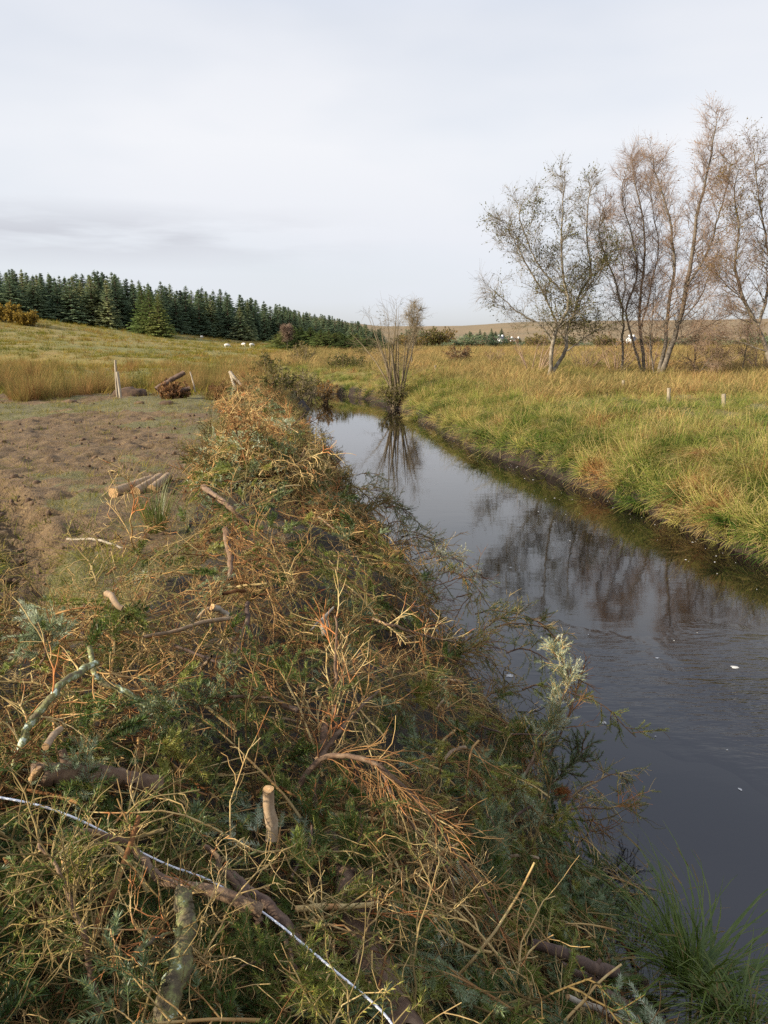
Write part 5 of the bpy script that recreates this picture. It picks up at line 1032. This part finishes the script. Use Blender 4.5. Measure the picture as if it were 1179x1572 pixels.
# fence posts
def post(name, label, px, py_base, py_top, r_, depth=None, lean_px=0, mat='pale_wood', group=None, sides=8, cat='fence post'):
    A = hit(px, py_base, 0, lambda a, b_: ground(a, b_, False)) if depth is None else at_depth(px, py_base, depth); g0 = float(ground(A[0], A[1], False)); top_ = at_depth(px + lean_px, py_top, A[1]); A = A.copy(); A[2] = min(A[2], g0) - .2
    T = Thing(name, label, cat, A, group); P = smooth_path([A, (A + top_) / 2 + rng.normal(size=3) * .008, top_], 10); mb = MB(); tubes(mb, P, r_ * (1 + .02 * rng.normal(size=10)), sides); T.part('post', mb, M[mat]); mb = MB(); disc(mb, P[-1], P[-1] - P[-2], r_, k=8); T.part('post_top', mb, M['pale_wood']); return T
GF = 'fence posts along the far bank'
for px, pb, pt, r_, d, lp, lab in [(1111, 634, 605, .055, 20.5, 0, 'grey fence post nearest the right edge'), (1027, 622, 596, .055, 23.5, 0, 'upright grey fence post in front of the tall birch'), (957, 612, 584, .055, 28, 0, 'slim grey fence post under the slender tree'),
    (895, 612, 584, .05, 31, -6, 'leaning fence post sunk in grass right of the forked tree'), (834, 600, 578, .05, 35, -4, 'leaning post just below the forked tree'), (672, 583, 561, .06, 46, -4, 'pale leaning post right of the willow'), (686, 583, 566, .045, 50, 0, 'short pale post farther right of the willow'), (656, 577, 560, .045, 54, 0, 'thin post close behind the willow twigs'), (636, 573, 561, .045, 58, 0, 'farthest small post behind the willow')]:
    post('fence_post', lab, px, pb, pt, r_, d, lp, group=GF)
post('fence_post', 'tall pale post standing in the brown rushes beyond the field', 180, 604, 553, .036, 23.3, -3, cat='fence post')
post('broken_post', 'broken grey post leaning against the tall one beyond the field', 185, 604, 571, .045, 23.0, -5, cat='broken post')
def fieldlimb(name, label, pts, r0, r1, mat, cat='branch', tw=0, seed=1):
    W = [tuple(at_depth(*p)) for p in pts]; return limb(name, label, cat, W, r0, r1, mat, cuts=(0,) if tw == 0 else (), twigs=tw, twl=(.3, .6), seed=seed, fn='world', twr=.006)
fieldlimb('fallen_log', 'dark log propped up slantwise out of the brown rushes', [(283, 572, 22.6), (262, 584, 22.4), (240, 598, 22.2)], .065, .08, 'bark_dark', 'log', seed=90)
fieldlimb('fallen_log', 'dark log lying low at the foot of the propped one', [(292, 596, 22.2), (275, 601, 22.1), (258, 604, 22.0)], .06, .07, 'bark_dark', 'log', seed=91)
fieldlimb('pale_stick', 'thin pale stick leaning right of the propped log', [(292, 571, 22.6), (296, 585, 22.5), (300, 602, 22.4)], .02, .02, 'pale_wood', 'stick', seed=92)
fieldlimb('pale_root', 'pale forked root stump in the rushes right of the propped log', [(353, 571, 22.8), (362, 582, 22.6), (372, 592, 22.4)], .05, .035, 'pale_wood', 'stump', seed=93)
fieldlimb('pale_root', 'second pale limb of the forked root stump', [(353, 571, 22.9), (358, 588, 22.6), (362, 598, 22.5)], .04, .05, 'pale_wood', 'stump', seed=94)
bush('bracken_clump', 'rusty bracken and fallen leaves under the propped log', 'bracken', 268, 602, 22.3, .55, .6, 30, 'willow_twig', 'leaf_rust', 1.0, 95, leafsz=.06)
bush('bracken_clump', 'rusty bracken left of the forked root stump', 'bracken', 340, 600, 22.8, .5, .5, 24, 'willow_twig', 'leaf_rust', .9, 96, leafsz=.05)
for px, py, s_, lab in [(200, 606, .55, 'mound of dark earth by the broken post'), (256, 620, .22, 'dark turned clod in the green strip of the field'), (214, 619, .14, 'smaller dark clod left of the larger one'), (108, 618, .2, 'dark clod at the far left of the green strip'), (228, 645, .16, 'clod on the mud below the green strip')]:
    p = at_z(px, py, 1.5); r = np.random.default_rng(int(px)); u = np.linspace(0, np.pi / 2 + .3, 9); v = np.linspace(0, 2 * np.pi, 25)[:-1]; V = np.array([(math.sin(a) * math.cos(b_), .7 * math.sin(a) * math.sin(b_), .42 * math.cos(a)) for a in u for b_ in v]); V *= (0.72 + .55 * fbm(V[:, 0] * 3 + px, V[:, 1] * 3 + V[:, 2] * 4, 5, 4))[:, None] * s_
    mb = MB(); mb.add(V, [(i * 24 + j, i * 24 + (j + 1) % 24, (i + 1) * 24 + (j + 1) % 24, (i + 1) * 24 + j) for i in range(8) for j in range(24)]); tag(obj('earth_clod', mb.mesh('earth_clod', M['soil']), loc=tuple(p)), lab, 'clod of earth')

# sheep on the hill
def sheep(px, py, depth, rz, label):
    p = at_depth(px, py, depth); p[2] = ground(p[0], p[1]); e = thing('sheep', label, 'sheep', tuple(p), (0, 0, rz), 'sheep grazing on the left hill', .72)
    mb = MB(); u = np.linspace(-.5, .5, 13); prof = [.02, .16, .22, .25, .26, .27, .27, .27, .26, .25, .23, .17, .03]; tubes(mb, np.array([(a, 0, .55 + .03 * math.cos(a * 3)) for a in u]), np.array(prof), 12)
    for sx in (-.3, .3):
        for sy in (-.11, .11): tubes(mb, np.array([(sx, sy, .5), (sx + .02, sy, .25), (sx, sy, 0)]), np.array([.07, .035, .03]), 6)
    tubes(mb, np.array([(.42, 0, .6), (.55, 0, .55), (.62, 0, .38)]), np.array([.15, .11, .09]), 8); obj('body', mb.mesh('body', M['wool']), e)
    mb = MB(); tubes(mb, np.array([(.60, 0, .42), (.66, 0, .32), (.72, 0, .2), (.73, 0, .17)]), np.array([.085, .075, .05, .01]), 8)
    for sy in (-1, 1): tubes(mb, np.array([(.62, .05 * sy, .40), (.61, .13 * sy, .40), (.60, .17 * sy, .38)]), np.array([.02, .03, .005]), 5)
    obj('face', mb.mesh('face', M['sheep_dark']), e)
for a in [(348, 527, 108, .3, 'lone sheep left of the two on the open hill'), (374, 524, 125, 2.8, 'left one of two white sheep near the wood edge'), (386, 526, 122, .4, 'right one of two white sheep near the wood edge'), (309, 506, 150, 1.2, 'sheep farthest up by the dark trees')]: sheep(*a)

# white cottages on the moor
def box(mb, x0, x1, y0, y1, z0, z1, mi=0): mb.add([(x0, y0, z0), (x1, y0, z0), (x1, y1, z0), (x0, y1, z0), (x0, y0, z1), (x1, y0, z1), (x1, y1, z1), (x0, y1, z1)], [(0, 3, 2, 1), (4, 5, 6, 7), (0, 1, 5, 4), (1, 2, 6, 5), (2, 3, 7, 6), (3, 0, 4, 7)], mi)
def cottage(px, depth, zpx, Lx, h, label, rz=0.2, ext=True):
    p = at_depth(px, zpx, depth); p[2] = float(ground(p[0], p[1])) - .2; p2 = at_depth(px, zpx, depth)[2]
    e = thing('cottage', label, 'cottage', (p[0], p[1], max(p[2], p2 - .2)), (0, 0, rz)); L = Lx / 2; w = 3
    mb = MB(); box(mb, -L, L, -w, w, -2, h); mb.add([(-L, -w, h), (-L, w, h), (-L, 0, h + 2.4), (L, -w, h), (L, w, h), (L, 0, h + 2.4)], [(0, 1, 2), (3, 5, 4)]); obj('wall', mb.mesh('wall', M['white_wall'], False), e)
    mb = MB(); s_ = .35
    for q in (1, -1): mb.add([(-L - s_, q * (w + s_), h - .25), (L + s_, q * (w + s_), h - .25), (L + s_, 0, h + 2.45), (-L - s_, 0, h + 2.45), (-L - s_, q * (w + s_), h - .05), (L + s_, q * (w + s_), h - .05), (L + s_, 0, h + 2.65), (-L - s_, 0, h + 2.65)], [(0, 1, 2, 3), (4, 5, 6, 7), (0, 1, 5, 4), (1, 2, 6, 5), (3, 0, 4, 7)])
    rf_ = obj('roof', mb.mesh('roof', M['slate'], False), e)
    for cx_ in (-L + .6, L - .6): mb = MB(); box(mb, cx_ - .4, cx_ + .4, -.4, .4, h + 1.8, h + 3.4); obj('chimney', mb.mesh('chimney', M['white_wall'], False), rf_)
    for k_ in range(3): mb = MB(); box(mb, -L * .6 + k_ * L * .6 - .45, -L * .6 + k_ * L * .6 + .45, -w - .05, -w + .02, .9, 2.2); obj('window', mb.mesh('window', M['glass'], False), e)
cottage(768, 430, 536, 5, 2.4, 'white cottage beyond the river left of the birches', .9)
cottage(790, 440, 543, 5, 1.4, 'long low pale outbuilding right of the white cottage', .1)
cottage(968, 400, 537, 4.5, 2.3, 'white cottage seen between the birch stems', .6)

# foam flecks and floating leaves drifting on the river
mb = MB(); n = 230; xx_, yy_ = [], []
while len(xx_) < n:
    y = 5 + 34 * rng.random() ** 1.3; l_, r_ = np.interp(y, RY, RL), np.interp(y, RY, RR); x = r_ - (r_ - l_) * (rng.random() ** 2.2 * .9 + .03)
    if river_sd(np.array([x]), np.array([y]))[0][0] < -.1: xx_.append(x); yy_.append(y)
for x, y in zip(xx_, yy_):
    s_ = .004 + .012 * rng.random() ** 3; a = rng.random() * 6.28; k = 7; an = np.arange(k) * 6.283 / k; rr = s_ * (.6 + .6 * rng.random(k)); vx = x + rr * np.cos(an) * 1.4 * math.cos(a) - rr * np.sin(an) * math.sin(a); vy = y + rr * np.cos(an) * 1.4 * math.sin(a) + rr * np.sin(an) * math.cos(a)
    V = [(p_, q_, .003) for p_, q_ in zip(vx, vy)] + [(x, y, .009)]; mb.add(V, [(i, (i + 1) % k, k) for i in range(k)])
tag(obj('foam_flecks', mb.mesh('foam_flecks', M['foam'])), 'scattered white foam flecks drifting near the far bank', kind='stuff')
for px, py, s_, lab in [(783, 1037, .075, 'white patch of foam on the water left of the silver spray'), (1128, 1024, .07, 'bright foam fleck near the right edge of the river'), (925, 1109, .06, 'foam fleck beside the dark ripples'), (1009, 1010, .04, 'small foam fleck on the dark reflection')]:
    p = at_z(px, py, .004); k = 18; an = np.arange(k) * 6.283 / k; s_ *= .62; rr = s_ * (.55 + .6 * vnoise(np.minimum(np.arange(k), k - np.arange(k)) * .7 + px, 0 * an, 8)); V = [(p[0] + rr[i] * math.cos(an[i]), p[1] + rr[i] * .8 * math.sin(an[i]), .003) for i in range(k)] + [(p[0], p[1], .012)]
    mb = MB(); mb.add(np.array(V) - p, [(i, (i + 1) % k, k) for i in range(k)]); tag(obj('foam_patch', mb.mesh('foam_patch', M['foam']), loc=tuple(p)), lab, 'foam')

for i, (px, py, d) in enumerate([(820, 1150, 3.75), (845, 1215, 3.6), (800, 1250, 3.4), (760, 1290, 3.15), (740, 1340, 2.9), (640, 1075, 4.0), (700, 1010, 4.7), (230, 1120, 2.85), (300, 1100, 3.0), (130, 1230, 2.35), (265, 1190, 2.6), (480, 1265, 2.4), (540, 1310, 2.3), (450, 1540, 1.6), (390, 1500, 1.7), (60, 1000, 3.4)]):
    lab = ['silvery sprig below the rising silver bough', 'silvery fan of sprigs just above the brown needle clump', 'silvery sprigs left of the brown needle clump', 'silvery sprigs right of the hanging tan twigs', 'pale blue-green sprig among the hanging tan twigs', 'bright green sprig in the dark gap right of the forked branch', 'olive sprig at the root of the brushy spur', 'pale sprig left of the dark gap', 'silvery sprig above the dark gap left of the forked branch', 'pale sprig under the sawn brown log', 'green sprig right of the sawn brown log', 'upright green sprig under the bright stub', 'green sprig beside the thick reddish log', 'bright green sprig by the cord at the bottom', 'green sprig left of the cord at the bottom', 'pale sprig at the left edge above the arched limb'][i]
    h0 = hit(px, py, .10); W = [tuple(h0 + (0, 0, -.06)), tuple(h0 + (.02, .02, .02)), tuple(h0 + (.03 + .04 * rng.normal(), .04 * rng.normal(), .10))]
    limb('spruce_sprig', lab, 'spruce sprig', W, .004, .002, 'bark_red', cuts=(), twigs=9, twl=(.05, .11), needle=('needle_silver' if i in (0, 1, 2, 3, 4, 7, 8, 9, 15) else 'needle_green', 1.0), seed=150 + i, fn='world', bend=(0, 0, .03), twr=.0015, ang=.9)

# tell look-alikes apart by their order from left to right
from collections import defaultdict
by = defaultdict(list)
for o in COL.objects:
    if o.parent is None and o.get('label'): by[o['label']].append(o)
for lab, os_ in by.items():
    n_ = len(os_)
    if not 2 <= n_ <= 6 or len(lab.split()) > 13: continue
    os_.sort(key=lambda o: o.location.x / max(o.location.y, .3))
    W = {2: ['left', 'right'], 3: ['left', 'middle', 'right']}.get(n_, ['leftmost', 'second', 'third', 'fourth', 'fifth', 'sixth'][:n_ - 1] + ['rightmost'])
    for w_, o in zip(W, os_): o['label'] = '%s one: %s' % (w_, lab) if n_ <= 3 else '%s from left: %s' % (w_, lab) if w_ not in ('leftmost', 'rightmost') else '%s: %s' % (w_, lab)
